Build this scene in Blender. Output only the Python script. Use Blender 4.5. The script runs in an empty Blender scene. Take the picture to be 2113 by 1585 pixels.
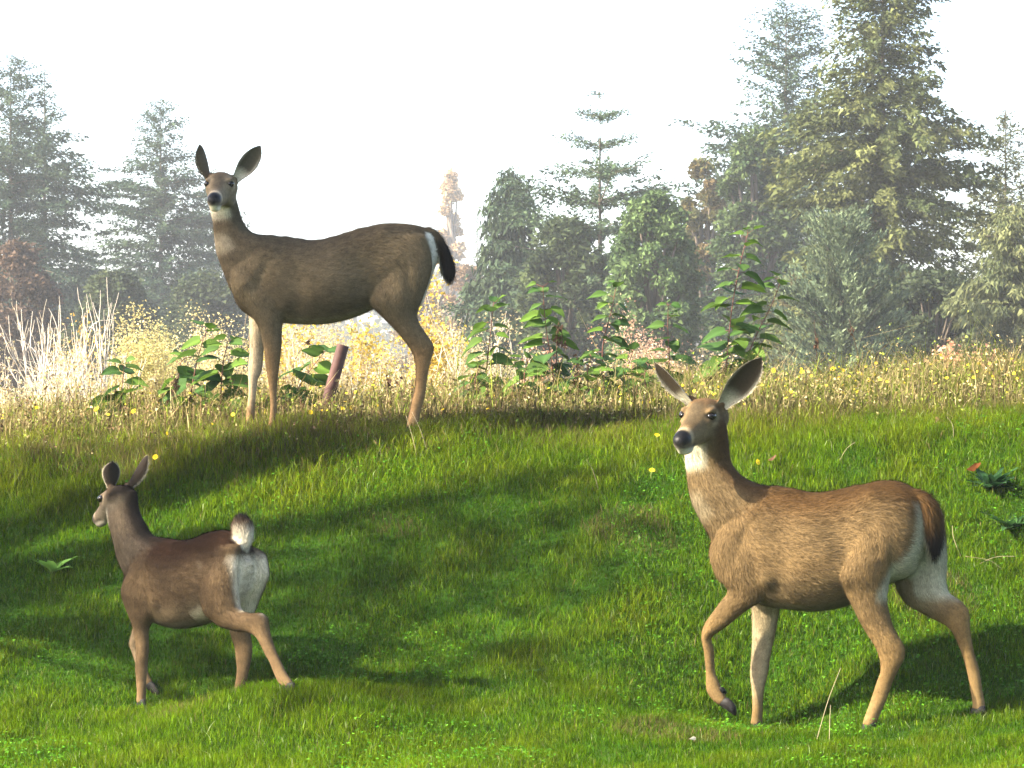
import bpy, math, random
import numpy as np
from mathutils import Vector, Matrix
from mathutils.kdtree import KDTree

# ------------------------------------------------------------------ camera, sky, sun, exposure
W, H, FPX = 2113.0, 1585.0, 5990.0
CX, CY, CAMZ = W / 2, H / 2, 1.30
scene = bpy.context.scene
col = scene.collection
cam_d = bpy.data.cameras.new("camera")
cam = bpy.data.objects.new("camera", cam_d)
col.objects.link(cam)
cam.location = (0, 0, CAMZ)
cam.rotation_euler = (math.radians(90), 0, 0)
cam_d.sensor_width = 36.0
cam_d.lens = 36.0 * FPX / W
cam_d.clip_end = 5000
cam_d.dof.use_dof = True
cam_d.dof.focus_distance = 11.6
cam_d.dof.aperture_fstop = 36
scene.camera = cam

SUN_TO = Vector((-0.80, -0.20, 0.57)).normalized()        # direction towards the sun
sun_el = math.asin(SUN_TO.z)
sun_az = math.atan2(SUN_TO.x, SUN_TO.y)
world = bpy.data.worlds.new("World")
scene.world = world
world.use_nodes = True
wn = world.node_tree
wn.nodes.clear()
sky = wn.nodes.new("ShaderNodeTexSky")
sky.sky_type = 'NISHITA'
sky.sun_disc = False
sky.sun_elevation = sun_el
sky.sun_rotation = sun_az
sky.altitude = 50
sky.air_density = 0.8
sky.dust_density = 2.5
sky.ozone_density = 0.4
bg = wn.nodes.new("ShaderNodeBackground")
bg.inputs[1].default_value = 0.15
wo = wn.nodes.new("ShaderNodeOutputWorld")
wn.links.new(sky.outputs[0], bg.inputs[0])
wn.links.new(bg.outputs[0], wo.inputs[0])
sun_d = bpy.data.lights.new("sun", 'SUN')
sun_d.energy = 5.0
sun_d.angle = math.radians(0.6)
sun_d.color = (1.0, 0.89, 0.70)
sun = bpy.data.objects.new("sun", sun_d)
col.objects.link(sun)
sun.rotation_euler = SUN_TO.to_track_quat('Z', 'Y').to_euler()
scene.view_settings.view_transform = 'Standard'
scene.view_settings.look = 'None'
scene.view_settings.gamma = 1.0
scene.view_settings.exposure = 2.3
scene.render.engine = 'CYCLES'
scene.cycles.max_bounces = 8
scene.cycles.transparent_max_bounces = 8
scene.cycles.volume_bounces = 0
scene.cycles.use_denoising = True

HAZE_DENSITY = 0.00048
R = np.random.default_rng(11)
random.seed(5)

# ------------------------------------------------------------------ helpers
def tag(o, label=None, cat=None, group=None, kind=None):
    if label: o["label"] = label
    if cat: o["category"] = cat
    if group: o["group"] = group
    if kind: o["kind"] = kind
    return o

def empty(name, loc, label=None, cat=None, group=None):
    o = bpy.data.objects.new(name, None)
    col.objects.link(o)
    o.location = loc
    o.empty_display_size = 0.1
    return tag(o, label, cat, group)

def link(name, me, mat=None, parent=None, loc=None):
    o = bpy.data.objects.new(name, me)
    col.objects.link(o)
    if mat is not None and len(me.materials) == 0:
        me.materials.append(mat)
    if parent is not None:
        o.parent = parent
    if loc is not None:
        o.location = loc
    return o

def make_mesh(name, V, faces, colors=None, smooth=True, normals=None, extra=None):
    """faces: list of int arrays (n,k)"""
    V = np.asarray(V, dtype=np.float32)
    me = bpy.data.meshes.new(name)
    faces = [np.asarray(f, dtype=np.int32) for f in faces if len(f)]
    nl = sum(f.size for f in faces)
    npoly = sum(len(f) for f in faces)
    me.vertices.add(len(V))
    me.vertices.foreach_set("co", V.ravel())
    me.loops.add(nl)
    me.polygons.add(npoly)
    li = np.concatenate([f.ravel() for f in faces])
    tot = np.concatenate([np.full(len(f), f.shape[1], np.int32) for f in faces])
    st = np.concatenate([[0], np.cumsum(tot)[:-1]]).astype(np.int32)
    me.loops.foreach_set("vertex_index", li)
    me.polygons.foreach_set("loop_start", st)
    me.polygons.foreach_set("loop_total", tot)
    me.polygons.foreach_set("use_smooth", np.full(npoly, smooth, dtype=bool))
    if colors is not None:
        a = me.color_attributes.new("Col", 'FLOAT_COLOR', 'POINT')
        c = np.ones((len(V), 4), np.float32)
        c[:, :3] = colors
        a.data.foreach_set("color", c.ravel())
    if extra:
        for k, arr in extra.items():
            a = me.attributes.new(k, 'FLOAT', 'POINT')
            a.data.foreach_set("value", np.asarray(arr, np.float32))
    me.update()
    me.validate()
    if normals is not None:
        me.normals_split_custom_set_from_vertices(normals.astype(np.float32))
    return me

def unit(v):
    v = np.asarray(v, float)
    return v / np.maximum(np.linalg.norm(v, axis=-1, keepdims=True), 1e-9)

def ray(px, py):
    return np.array([(px - CX) / FPX, 1.0, (CY - py) / FPX])

def at(px, py, d):
    p = ray(px, py) * d
    p[2] += CAMZ
    return p

def vnoise(x, y, seed=0, n=6, scale=1.0):
    """cheap smooth noise: a sum of rotated sines, about -1..1"""
    rr = np.random.default_rng(seed)
    out = np.zeros(np.broadcast(x, y).shape)
    for k in range(n):
        a = rr.uniform(0, 2 * math.pi)
        f = scale * rr.uniform(0.6, 1.9)
        ph = rr.uniform(0, 6.28)
        out += np.sin((x * math.cos(a) + y * math.sin(a)) * f + ph + 0.7 * np.sin((x * math.sin(a) - y * math.cos(a)) * f * 0.7 + ph * 2))
    return out / n * 1.6

# ------------------------------------------------------------------ materials
def new_mat(name):
    m = bpy.data.materials.new(name)
    m.use_nodes = True
    nt = m.node_tree
    nt.nodes.clear()
    return m, nt, nt.nodes.new("ShaderNodeOutputMaterial")

def foliage_mat(name, trans=0.35, rough=0.7, spec=0.15, tint=(1, 1, 1)):
    """colour of each leaf from the 'Col' attribute, part of the light passes through"""
    m, nt, out = new_mat(name)
    at_ = nt.nodes.new("ShaderNodeAttribute"); at_.attribute_name = "Col"
    p = nt.nodes.new("ShaderNodeBsdfPrincipled")
    p.inputs["Roughness"].default_value = rough
    p.inputs["Specular IOR Level"].default_value = spec
    t = nt.nodes.new("ShaderNodeBsdfTranslucent")
    mx = nt.nodes.new("ShaderNodeMixShader"); mx.inputs[0].default_value = trans
    mul = nt.nodes.new("ShaderNodeMix"); mul.data_type = 'RGBA'; mul.blend_type = 'MULTIPLY'
    mul.inputs[0].default_value = 1.0
    mul.inputs[7].default_value = (*tint, 1)
    nt.links.new(at_.outputs["Color"], mul.inputs[6])
    nt.links.new(mul.outputs[2], p.inputs["Base Color"])
    nt.links.new(mul.outputs[2], t.inputs["Color"])
    nt.links.new(p.outputs[0], mx.inputs[1]); nt.links.new(t.outputs[0], mx.inputs[2])
    nt.links.new(mx.outputs[0], out.inputs[0])
    return m

def plain_mat(name, c1, c2, scale=8.0, rough=0.8, spec=0.2, bump=0.0, detail=6, stretch=(1, 1, 1)):
    m, nt, out = new_mat(name)
    tc = nt.nodes.new("ShaderNodeTexCoord")
    mp = nt.nodes.new("ShaderNodeMapping"); mp.inputs["Scale"].default_value = stretch
    nz = nt.nodes.new("ShaderNodeTexNoise"); nz.inputs["Scale"].default_value = scale; nz.inputs["Detail"].default_value = detail
    rp = nt.nodes.new("ShaderNodeValToRGB")
    rp.color_ramp.elements[0].position = 0.3; rp.color_ramp.elements[0].color = (*c1, 1)
    rp.color_ramp.elements[1].position = 0.7; rp.color_ramp.elements[1].color = (*c2, 1)
    p = nt.nodes.new("ShaderNodeBsdfPrincipled")
    p.inputs["Roughness"].default_value = rough
    p.inputs["Specular IOR Level"].default_value = spec
    nt.links.new(tc.outputs["Object"], mp.inputs[0]); nt.links.new(mp.outputs[0], nz.inputs["Vector"])
    nt.links.new(nz.outputs["Fac"], rp.inputs[0]); nt.links.new(rp.outputs[0], p.inputs["Base Color"])
    if bump:
        b = nt.nodes.new("ShaderNodeBump"); b.inputs["Strength"].default_value = bump; b.inputs["Distance"].default_value = 0.02
        nt.links.new(nz.outputs["Fac"], b.inputs["Height"]); nt.links.new(b.outputs[0], p.inputs["Normal"])
    nt.links.new(p.outputs[0], out.inputs[0])
    return m

M_grass = foliage_mat("grass_blades", 0.42, 0.6, 0.12)
M_weed = foliage_mat("dry_stalks", 0.25, 0.8, 0.1)
M_needle = foliage_mat("conifer_needles", 0.20, 0.8, 0.1)
M_leaf = foliage_mat("broad_leaves", 0.34, 0.7, 0.10)
M_treeleaf = foliage_mat("tree_leaves", 0.30, 0.75, 0.1)
M_flower = foliage_mat("petals", 0.25, 0.6, 0.1)
M_bark = plain_mat("bark", (0.05, 0.04, 0.03), (0.13, 0.105, 0.08), 6, 0.9, 0.1, 0.5, stretch=(1, 1, 0.2))
M_paletwig = plain_mat("pale_twigs", (0.38, 0.33, 0.26), (0.62, 0.56, 0.46), 5, 0.8, 0.1)
M_tantwig = plain_mat("tan_twigs", (0.22, 0.17, 0.10), (0.42, 0.34, 0.22), 5, 0.8, 0.1)
M_stem = plain_mat("reddish_stems", (0.07, 0.028, 0.02), (0.15, 0.06, 0.035), 30, 0.6, 0.3)
M_deadstem = plain_mat("dead_stems", (0.03, 0.02, 0.014), (0.075, 0.05, 0.033), 30, 0.8, 0.1)
M_greenstem = plain_mat("green_stems", (0.10, 0.14, 0.03), (0.2, 0.24, 0.06), 30, 0.7, 0.2)
M_pipe = plain_mat("rusted_pipe", (0.04, 0.018, 0.015), (0.095, 0.045, 0.036), 14, 0.75, 0.25, 0.3)
M_eye = plain_mat("eye", (0.004, 0.003, 0.002), (0.008, 0.005, 0.003), 5, 0.10, 0.28)
M_hoof = plain_mat("hoof_horn", (0.006, 0.006, 0.006), (0.014, 0.012, 0.011), 40, 0.55, 0.12)

def coat_mat(name, wet=True):
    m, nt, out = new_mat(name)
    a = nt.nodes.new("ShaderNodeAttribute"); a.attribute_name = "Col"
    p = nt.nodes.new("ShaderNodeBsdfPrincipled")
    p.inputs["Roughness"].default_value = 0.85
    p.inputs["Specular IOR Level"].default_value = 0.04
    tc = nt.nodes.new("ShaderNodeTexCoord")
    nz = nt.nodes.new("ShaderNodeTexNoise"); nz.inputs["Scale"].default_value = 140; nz.inputs["Detail"].default_value = 3
    mr = nt.nodes.new("ShaderNodeMapRange"); mr.inputs[3].default_value = 0.62; mr.inputs[4].default_value = 1.3
    mul = nt.nodes.new("ShaderNodeMix"); mul.data_type = 'RGBA'; mul.blend_type = 'MULTIPLY'; mul.inputs[0].default_value = 1
    nt.links.new(tc.outputs["Object"], nz.inputs["Vector"])
    nt.links.new(nz.outputs["Fac"], mr.inputs[0])
    nt.links.new(a.outputs["Color"], mul.inputs[6]); nt.links.new(mr.outputs[0], mul.inputs[7])
    nt.links.new(mul.outputs[2], p.inputs["Base Color"])
    if wet:
        w = nt.nodes.new("ShaderNodeAttribute"); w.attribute_name = "wet"
        r2 = nt.nodes.new("ShaderNodeMapRange"); r2.inputs[3].default_value = 0.85; r2.inputs[4].default_value = 0.45
        r3 = nt.nodes.new("ShaderNodeMapRange"); r3.inputs[3].default_value = 0.04; r3.inputs[4].default_value = 0.13
        nt.links.new(w.outputs["Fac"], r2.inputs[0]); nt.links.new(r2.outputs[0], p.inputs["Roughness"])
        nt.links.new(w.outputs["Fac"], r3.inputs[0]); nt.links.new(r3.outputs[0], p.inputs["Specular IOR Level"])
    nt.links.new(p.outputs[0], out.inputs[0])
    return m
M_coat = coat_mat("deer_coat")
M_fur = coat_mat("deer_fur", False)

# ------------------------------------------------------------------ deer placement (needed by the ground, which carries the hooves)
class Deer:
    def __init__(s, px0, d0, theta):
        s.p0 = at(px0, CY, d0)
        t = math.radians(theta)
        s.F = np.array([-math.cos(t), math.sin(t), 0.0])
        s.L = np.array([-math.sin(t), -math.cos(t), 0.0])     # side turned to the viewer
    def pt(s, px, py, off=0.0):
        r = ray(px, py)
        d = (off + s.p0 @ s.L) / (r @ s.L)
        p = r * d
        p[2] += CAMZ
        return p

DA = Deer(680, 13.2, 4)
DB = Deer(1700, 10.8, 27)
DC = Deer(390, 10.95, 38)
FEET = [DA.pt(560, 889, .07), DA.pt(513, 889, -.07), DA.pt(851, 891, .09), DA.pt(848, 889, -.09),
        DB.pt(1561, 1504, -.07), DB.pt(1790, 1505, .10), DB.pt(2020, 1472, -.10),
        DC.pt(292, 1456, .06), DC.pt(598, 1424, .075), DC.pt(491, 1439, -.075)]
FEET = np.array(FEET)

# ------------------------------------------------------------------ ground
_py = np.array([-100, 0, 6, 8, 9.6, 10.4, 11.0, 11.5, 12.0, 12.5, 13.0, 13.5, 14.5, 16.2, 17.2, 20, 26, 40, 70, 120, 300, 1000])
_pz = np.array([-1.5, -1.42, -1.36, -1.32, -1.28, -1.24, -1.15, -0.97, -0.72, -0.46, -0.26, -0.18, -0.155, -0.16, -0.25, -0.75, -1.5, -2.8, -4.2, -5.0, -5.5, -6.0]) + CAMZ
_yy = np.linspace(-100, 1000, 44001)
_zz = np.interp(_yy, _py, _pz)
_k = np.hanning(29); _k /= _k.sum()
_zs = np.convolve(np.pad(_zz, 14, mode='edge'), _k, 'valid')

def ground_raw(x, y):
    z = np.interp(y, _yy, _zs)
    w = np.clip((y - 8) / 5, 0, 1) * np.clip((40 - y) / 20, 0, 1)
    z = z + w * 0.030 * np.clip(x, -4, 4)
    nw = np.clip((y - 4) / 4, 0, 1) * np.clip((30 - y) / 12, 0, 1)
    z = z + nw * (0.035 * vnoise(x, y, 3, 6, 1.7) + 0.020 * vnoise(x, y, 4, 6, 5.0) + 0.008 * vnoise(x, y, 5, 7, 13.0))
    return z

_r = FEET[:, 2] - ground_raw(FEET[:, 0], FEET[:, 1])
_d2 = ((FEET[:, None, :2] - FEET[None, :, :2]) ** 2).sum(-1)
_SIG = 0.30
_wts = np.linalg.solve(np.exp(-_d2 / (2 * _SIG ** 2)) + 0.02 * np.eye(len(FEET)), _r)

def ground(x, y):
    x = np.asarray(x, float); y = np.asarray(y, float)
    z = ground_raw(x, y)
    for (fx, fy, _), w in zip(FEET, _wts):
        z = z + w * np.exp(-((x - fx) ** 2 + (y - fy) ** 2) / (2 * _SIG ** 2))
    return z

gx = np.unique(np.concatenate([np.linspace(-480, -60, 22), np.linspace(-60, -8, 27), np.linspace(-8, -4, 14), np.linspace(-4, 4, 101),
                               np.linspace(4, 8, 14), np.linspace(8, 60, 27), np.linspace(60, 480, 22)]).round(4))
gy = np.unique(np.concatenate([np.linspace(-75, 0, 16), np.linspace(0, 8, 17), np.linspace(8, 18, 126), np.linspace(18, 40, 45), np.linspace(40, 120, 41), np.linspace(120, 780, 34)]).round(4))
GX, GY = np.meshgrid(gx, gy)
GZ = ground(GX, GY)
nx, ny = len(gx), len(gy)
idx = np.arange(nx * ny).reshape(ny, nx)
quads = np.stack([idx[:-1, :-1], idx[:-1, 1:], idx[1:, 1:], idx[1:, :-1]], -1).reshape(-1, 4)

def ground_mat():
    m, nt, out = new_mat("soil_and_turf")
    tc = nt.nodes.new("ShaderNodeTexCoord")
    n1 = nt.nodes.new("ShaderNodeTexNoise"); n1.inputs["Scale"].default_value = 2.2; n1.inputs["Detail"].default_value = 8
    n2 = nt.nodes.new("ShaderNodeTexNoise"); n2.inputs["Scale"].default_value = 60; n2.inputs["Detail"].default_value = 5
    r1 = nt.nodes.new("ShaderNodeValToRGB")
    r1.color_ramp.elements[0].position = 0.3; r1.color_ramp.elements[0].color = (0.026, 0.075, 0.005, 1)
    r1.color_ramp.elements[1].position = 0.75; r1.color_ramp.elements[1].color = (0.058, 0.13, 0.010, 1)
    r2 = nt.nodes.new("ShaderNodeValToRGB")
    r2.color_ramp.elements[0].position = 0.35; r2.color_ramp.elements[0].color = (0.13, 0.11, 0.04, 1)
    r2.color_ramp.elements[1].position = 0.7; r2.color_ramp.elements[1].color = (0.24, 0.19, 0.09, 1)
    sx = nt.nodes.new("ShaderNodeSeparateXYZ")
    mr = nt.nodes.new("ShaderNodeMapRange"); mr.inputs[1].default_value = 13.0; mr.inputs[2].default_value = 14.2
    mx = nt.nodes.new("ShaderNodeMix"); mx.data_type = 'RGBA'
    mu = nt.nodes.new("ShaderNodeMix"); mu.data_type = 'RGBA'; mu.blend_type = 'MULTIPLY'; mu.inputs[0].default_value = 0.7
    p = nt.nodes.new("ShaderNodeBsdfPrincipled"); p.inputs["Roughness"].default_value = 0.95; p.inputs["Specular IOR Level"].default_value = 0.05
    b = nt.nodes.new("ShaderNodeBump"); b.inputs["Strength"].default_value = 0.6; b.inputs["Distance"].default_value = 0.02
    L = nt.links.new
    L(tc.outputs["Object"], n1.inputs["Vector"]); L(tc.outputs["Object"], n2.inputs["Vector"]); L(tc.outputs["Object"], sx.inputs[0])
    L(n1.outputs["Fac"], r1.inputs[0]); L(n1.outputs["Fac"], r2.inputs[0]); L(sx.outputs["Y"], mr.inputs[0])
    L(mr.outputs[0], mx.inputs[0]); L(r1.outputs[0], mx.inputs[6]); L(r2.outputs[0], mx.inputs[7])
    L(mx.outputs[2], mu.inputs[6]); L(n2.outputs["Color"], mu.inputs[7]); L(mu.outputs[2], p.inputs["Base Color"])
    L(n2.outputs["Fac"], b.inputs["Height"]); L(b.outputs[0], p.inputs["Normal"])
    L(p.outputs[0], out.inputs[0])
    return m
ground_o = link("ground", make_mesh("ground", np.stack([GX, GY, GZ], -1).reshape(-1, 3), [quads]), ground_mat())
tag(ground_o, "grassy bank rising to a weedy crest", None, None, "structure")

# ------------------------------------------------------------------ trees and shrubs
def tubes(paths, radii, sides=5, cap=True):
    """several tapered tubes as one array set"""
    Vs, Qs, Ts, off = [], [], [], 0
    ang = np.linspace(0, 2 * math.pi, sides, endpoint=False)
    for P, r in zip(paths, radii):
        P = np.asarray(P, float); r = np.asarray(r, float)
        T = np.gradient(P, axis=0)
        T = unit(T)
        ref = np.array([0.0, 0.0, 1.0]) if abs(T[0, 2]) < 0.9 else np.array([1.0, 0.0, 0.0])
        A = unit(np.cross(T, ref)); B = np.cross(T, A)
        ring = P[:, None, :] + r[:, None, None] * (np.cos(ang)[None, :, None] * A[:, None, :] + np.sin(ang)[None, :, None] * B[:, None, :])
        n = len(P)
        i = np.arange(n * sides).reshape(n, sides) + off
        j = np.roll(i, -1, axis=1)
        Vs.append(ring.reshape(-1, 3))
        Qs.append(np.stack([i[:-1], j[:-1], j[1:], i[1:]], -1).reshape(-1, 4))
        off += n * sides
        if cap:
            Vs.append(P[-1:]); Ts.append(np.stack([i[-1], j[-1], np.full(sides, off)], -1)); off += 1
    return np.concatenate(Vs), [np.concatenate(Qs)] + ([np.concatenate(Ts)] if Ts else [])

def sprays(B, D, S, l, w, droop):
    """slim pointed faces: two corners near the base, one at the tip"""
    l = l[:, None]; w = w[:, None] * 1.12
    tip = B + D * l; tip[:, 2] -= droop
    mid = B + D * l * 0.12
    V = np.stack([mid + S * w, tip, mid - S * w], 1).reshape(-1, 3)
    return V, np.arange(len(V)).reshape(-1, 3)

def mixcol(rng, n, c1, c2, lo=0.65, hi=1.35, k=1):
    t = rng.random((n, 1)) ** k
    c = np.asarray(c1) * (1 - t) + np.asarray(c2) * t
    return c * rng.uniform(lo, hi, (n, 1))

def conifer(name, label, px, top_py, d, half_px, seed, nb=260, t0=0.1, p=0.85, rise=0.15, droop=0.35, step=0.32, sl=0.75, hang=0.2,
            c1=(0.025, 0.045, 0.022), c2=(0.06, 0.085, 0.035), whorl=0, cat="conifer", group=None, lean=0.0, ragged=0.35, one_side=None):
    rng = np.random.default_rng(seed)
    if not whorl: nb = int(nb * 1.75)
    x = (px - CX) / FPX * d
    z0 = float(ground(x, d)) - 0.1
    h = CAMZ + (CY - top_py) / FPX * d - z0
    R0 = 1.22 * half_px / FPX * d
    root = empty(name, (x, d, z0), label, cat, group)
    tz = np.linspace(0, h, 14)
    path = np.stack([lean * np.sin(tz / h * 2.2), 0 * tz, tz], 1)
    V, F = tubes([path], [np.maximum(0.02 * h * (1 - tz / h * 0.97) * 0.6, 0.012)], 8)
    link("trunk", make_mesh("trunk", V, F), M_bark, root)
    t = t0 + (1 - t0) * np.linspace(0, 0.992, nb) ** 0.92
    if whorl:
        t = np.round(t * whorl) / whorl + rng.normal(0, 0.0045, nb)
        t = np.clip(t, t0, 0.99)
    lob = 1 + ragged * np.sin(t * 23 + rng.uniform(0, 6)) * 0.5 + rng.normal(0, ragged * 0.4, nb)
    L = np.maximum(R0 * ((1 - t) / (1 - t0)) ** p * np.clip(lob, 0.35, 1.6), 0.05 * h * (1 - t) + 0.12)
    az = rng.uniform(0, 2 * math.pi, nb)
    if one_side is not None:
        L = L * (1 + 0.25 * np.cos(az - one_side))
    ns = np.maximum((L / (step * 0.165) * 2).astype(int), 12)
    b = np.repeat(np.arange(nb), ns)
    N = len(b)
    u = rng.random(N) ** 0.75
    rs = rise * (0.3 + 1.6 * t) + rng.normal(0, 0.06, nb)
    dr = droop * (1.25 - t) + rng.normal(0, 0.05, nb)
    dh = np.stack([np.cos(az), np.sin(az)], 1)
    def bp(bi, uu):
        r_ = L[bi] * uu
        zz = t[bi] * h + rs[bi] * r_ - dr[bi] * r_ * uu
        return np.stack([dh[bi, 0] * r_ + lean * np.sin(t[bi] * 2.2), dh[bi, 1] * r_, zz], 1)
    P = bp(b, u)
    sgn = rng.choice([-1, 1], N)
    a2 = az[b] + sgn * rng.uniform(0.15, 1.25, N)
    slope = (rs[b] - 2 * dr[b] * u) * 0.8 + rng.normal(-hang + 0.1, 0.45, N)
    D = unit(np.stack([np.cos(a2), np.sin(a2), slope], 1))
    S = unit(np.cross(D, np.stack([rng.normal(0, 1, N), rng.normal(0, 1, N), rng.normal(.7, .6, N)], 1)))
    l = 0.36 * sl * rng.uniform(0.45, 1.35, N) * (0.45 + 0.55 * np.minimum(L[b] / R0 * 1.6, 1))
    P = P + rng.normal(0, 0.16 * sl, (N, 3)) * [1, 1, 0.8]
    V, q = sprays(P, D, S, l, l * rng.uniform(0.13, 0.26, N), hang * l * 0.5)
    c = mixcol(rng, nb, c1, c2, 0.7, 1.3)[b] * rng.uniform(0.7, 1.35, (N, 1))
    link("crown", make_mesh("crown", V, [q], np.repeat(c, 3, 0), smooth=False), M_needle, root)
    # the limbs themselves
    sel = rng.choice(nb, min(nb, 90), replace=False)
    paths = [bp(np.full(5, k), np.linspace(0, 0.95, 5)) for k in sel]
    rad = [np.linspace(0.012 + 0.009 * L[k], 0.008, 5) for k in sel]
    V, F = tubes(paths, rad, 3, False)
    tag(link("limbs", make_mesh("limbs", V, F), M_bark, root), kind="stuff")
    return root

def leaf_cloud(rng, centers, radii, per, size, c1, c2, hang=0.0, flat=0.0, lo=0.6, hi=1.4, k=1):
    centers = np.asarray(centers, float); radii = np.asarray(radii, float)
    n = len(centers)
    cidx = np.repeat(np.arange(n), per)
    N = len(cidx)
    v = unit(rng.normal(size=(N, 3))) * (rng.random((N, 1)) ** 0.45)
    v[:, 2] *= (1 - flat)
    P = centers[cidx] + v * radii[cidx][:, None]
    D = unit(rng.normal(size=(N, 3)) * [1, 1, 0.6] + [0, 0, -hang])
    S = unit(np.cross(D, rng.normal(size=(N, 3))))
    l = size * rng.uniform(0.55, 1.35, N)
    V, q = sprays(P, D, S, l, l * rng.uniform(0.25, 0.42, N), 0 * l)
    ct = np.repeat(mixcol(rng, n, c1, c2, 0.8, 1.2, k), per, 0) * rng.uniform(lo, hi, (N, 1))
    return V, q, np.repeat(ct, 3, 0)

def broadleaf(name, label, px, top_py, d, half_px, seed, c1, c2, bottom_py=800, nclump=70, per=110, size=0.34, cat="tree", group=None, hang=0.1, taper=0.6, k=1):
    rng = np.random.default_rng(seed)
    x = (px - CX) / FPX * d
    z0 = float(ground(x, d)) - 0.1
    h = CAMZ + (CY - top_py) / FPX * d - z0
    zb = max(CAMZ + (CY - bottom_py) / FPX * d - z0, 0.3)
    R0 = half_px / FPX * d
    root = empty(name, (x, d, z0), label, cat, group)
    u = rng.random(nclump) ** 0.8
    prof = np.sqrt(np.clip(1 - (np.abs(u - 0.38) / 0.66) ** 2.2, 0.02, 1)) * (1 - taper * 0.25 * u)
    ph = rng.uniform(0, 2 * math.pi, nclump)
    rr = R0 * prof * rng.uniform(0.55, 1.0, nclump) ** 0.6
    cr = R0 * rng.uniform(0.16, 0.34, nclump)
    C = np.stack([np.cos(ph) * (rr - cr * 0.6), np.sin(ph) * (rr - cr * 0.6), zb + (h - zb) * u - cr * 0.5 * u], 1)
    V, q, c = leaf_cloud(rng, C, cr, int(per * 2.0), size * 0.6, c1, c2, hang, 0.2, k=k)
    link("crown", make_mesh("crown", V, [q], c, smooth=False), M_treeleaf, root)
    paths, rad = [], []
    tz = np.linspace(0, h * 0.82, 8)
    paths.append(np.stack([0.02 * h * np.sin(tz), 0.02 * h * np.cos(tz * 0.7), tz], 1)); rad.append(np.linspace(0.022 * h, 0.006 * h, 8))
    for kk in range(0, nclump, 3):
        s0 = np.array([0, 0, max(0.15 * h, C[kk, 2] * 0.62)])
        m = (s0 + C[kk]) / 2 + [0, 0, 0.04 * h]
        paths.append(np.stack([s0, m, C[kk]])); rad.append([0.009 * h, 0.006 * h, 0.002 * h])
    V, F = tubes(paths, rad, 5)
    link("trunk", make_mesh("trunk", V, F), M_bark, root)
    return root

FIR1, FIR2 = (0.022, 0.042, 0.026), (0.05, 0.075, 0.04)
OLV1, OLV2 = (0.045, 0.06, 0.02), (0.12, 0.125, 0.04)
# left group
conifer("fir_tree", "tall hazy fir with open ragged top at the outer side of the far left pair", 22, 112, 150, 225, 21, nb=330, p=0.68, droop=0.3, ragged=0.7, c1=FIR1, c2=FIR2)
conifer("fir_tree", "second trunk of the hazy ragged fir pair, slightly lower top", 92, 140, 156, 125, 22, nb=240, p=0.66, droop=0.3, ragged=0.6, c1=FIR1, c2=FIR2)
conifer("fir_tree", "hazy cone shaped fir standing alone beside the upright-headed deer's ears", 332, 205, 165, 195, 23, nb=330, p=0.66, rise=0.22, droop=0.3, ragged=0.35, c1=FIR1, c2=FIR2)
conifer("fir_tree", "short hazy fir tucked behind the head and neck of the deer on the crest", 440, 345, 172, 140, 24, nb=200, p=0.7, droop=0.3, c1=FIR1, c2=FIR2)
conifer("fir_tree", "low dark fir between the lone fir and the ragged pair", 160, 520, 150, 130, 25, nb=170, droop=0.3, c1=FIR1, c2=FIR2)
conifer("distant_fir", "very pale distant fir showing in the gap beside the lone cone fir", 182, 455, 420, 38, 26, nb=150, sl=1.4, step=0.7, c1=FIR1, c2=FIR2)
conifer("distant_fir", "very pale distant fir beside the weeping cedar", 985, 440, 430, 36, 27, nb=150, sl=1.4, step=0.7, c1=FIR1, c2=FIR2)
broadleaf("russet_tree", "dull russet autumn tree under the ragged fir pair", 35, 500, 118, 105, 31, (0.075, 0.052, 0.036), (0.11, 0.07, 0.045), nclump=60)
broadleaf("dark_thicket_tree", "dark grey green tree below the lone cone fir", 235, 560, 125, 120, 32, (0.03, 0.045, 0.022), (0.06, 0.075, 0.03), nclump=60)
broadleaf("dark_thicket_tree", "dark grey green tree directly behind the crest deer's chest", 420, 560, 130, 120, 33, (0.03, 0.045, 0.022), (0.055, 0.07, 0.03), nclump=60)
broadleaf("amber_tree", "pale amber autumn tree behind the crest deer's tail", 932, 355, 330, 52, 34, (0.30, 0.20, 0.11), (0.40, 0.29, 0.16), nclump=55, per=90, size=0.75, taper=1.6)
broadleaf("russet_tree", "low russet tree beside the amber tree", 975, 545, 190, 80, 35, (0.14, 0.09, 0.055), (0.2, 0.14, 0.08), nclump=40)
broadleaf("russet_tree", "hazy russet tree behind the yellow shrub under the crest deer's tail", 880, 590, 210, 85, 36, (0.14, 0.10, 0.06), (0.2, 0.15, 0.08), nclump=45, size=0.5)
# centre group
conifer("weeping_cedar", "dark cedar with weeping branch ends beside the sparse tiered conifer", 1052, 345, 108, 110, 41, nb=300, t0=0.05, p=0.5, rise=0.0, droop=0.55, hang=0.9, sl=0.8, c1=(0.02, 0.036, 0.022), c2=(0.045, 0.065, 0.03), cat="cedar")
conifer("tiered_conifer", "sparse conifer with long level tiers of branches against the white sky", 1238, 188, 104, 285, 42, nb=330, t0=0.12, p=0.72, rise=0.16, droop=0.12, whorl=15, sl=0.55, step=0.26, hang=0.1, c1=(0.03, 0.05, 0.028), c2=(0.06, 0.09, 0.045), ragged=0.5)
broadleaf("round_green_tree", "soft round green tree below the tiered conifer", 1350, 398, 90, 118, 43, (0.05, 0.085, 0.03), (0.10, 0.15, 0.05), nclump=110, per=120, size=0.26, hang=0.6)
broadleaf("dark_thicket_tree", "dark green tree filling between weeping cedar and round tree", 1165, 455, 100, 125, 44, (0.028, 0.042, 0.02), (0.06, 0.08, 0.03), nclump=80)
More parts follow.
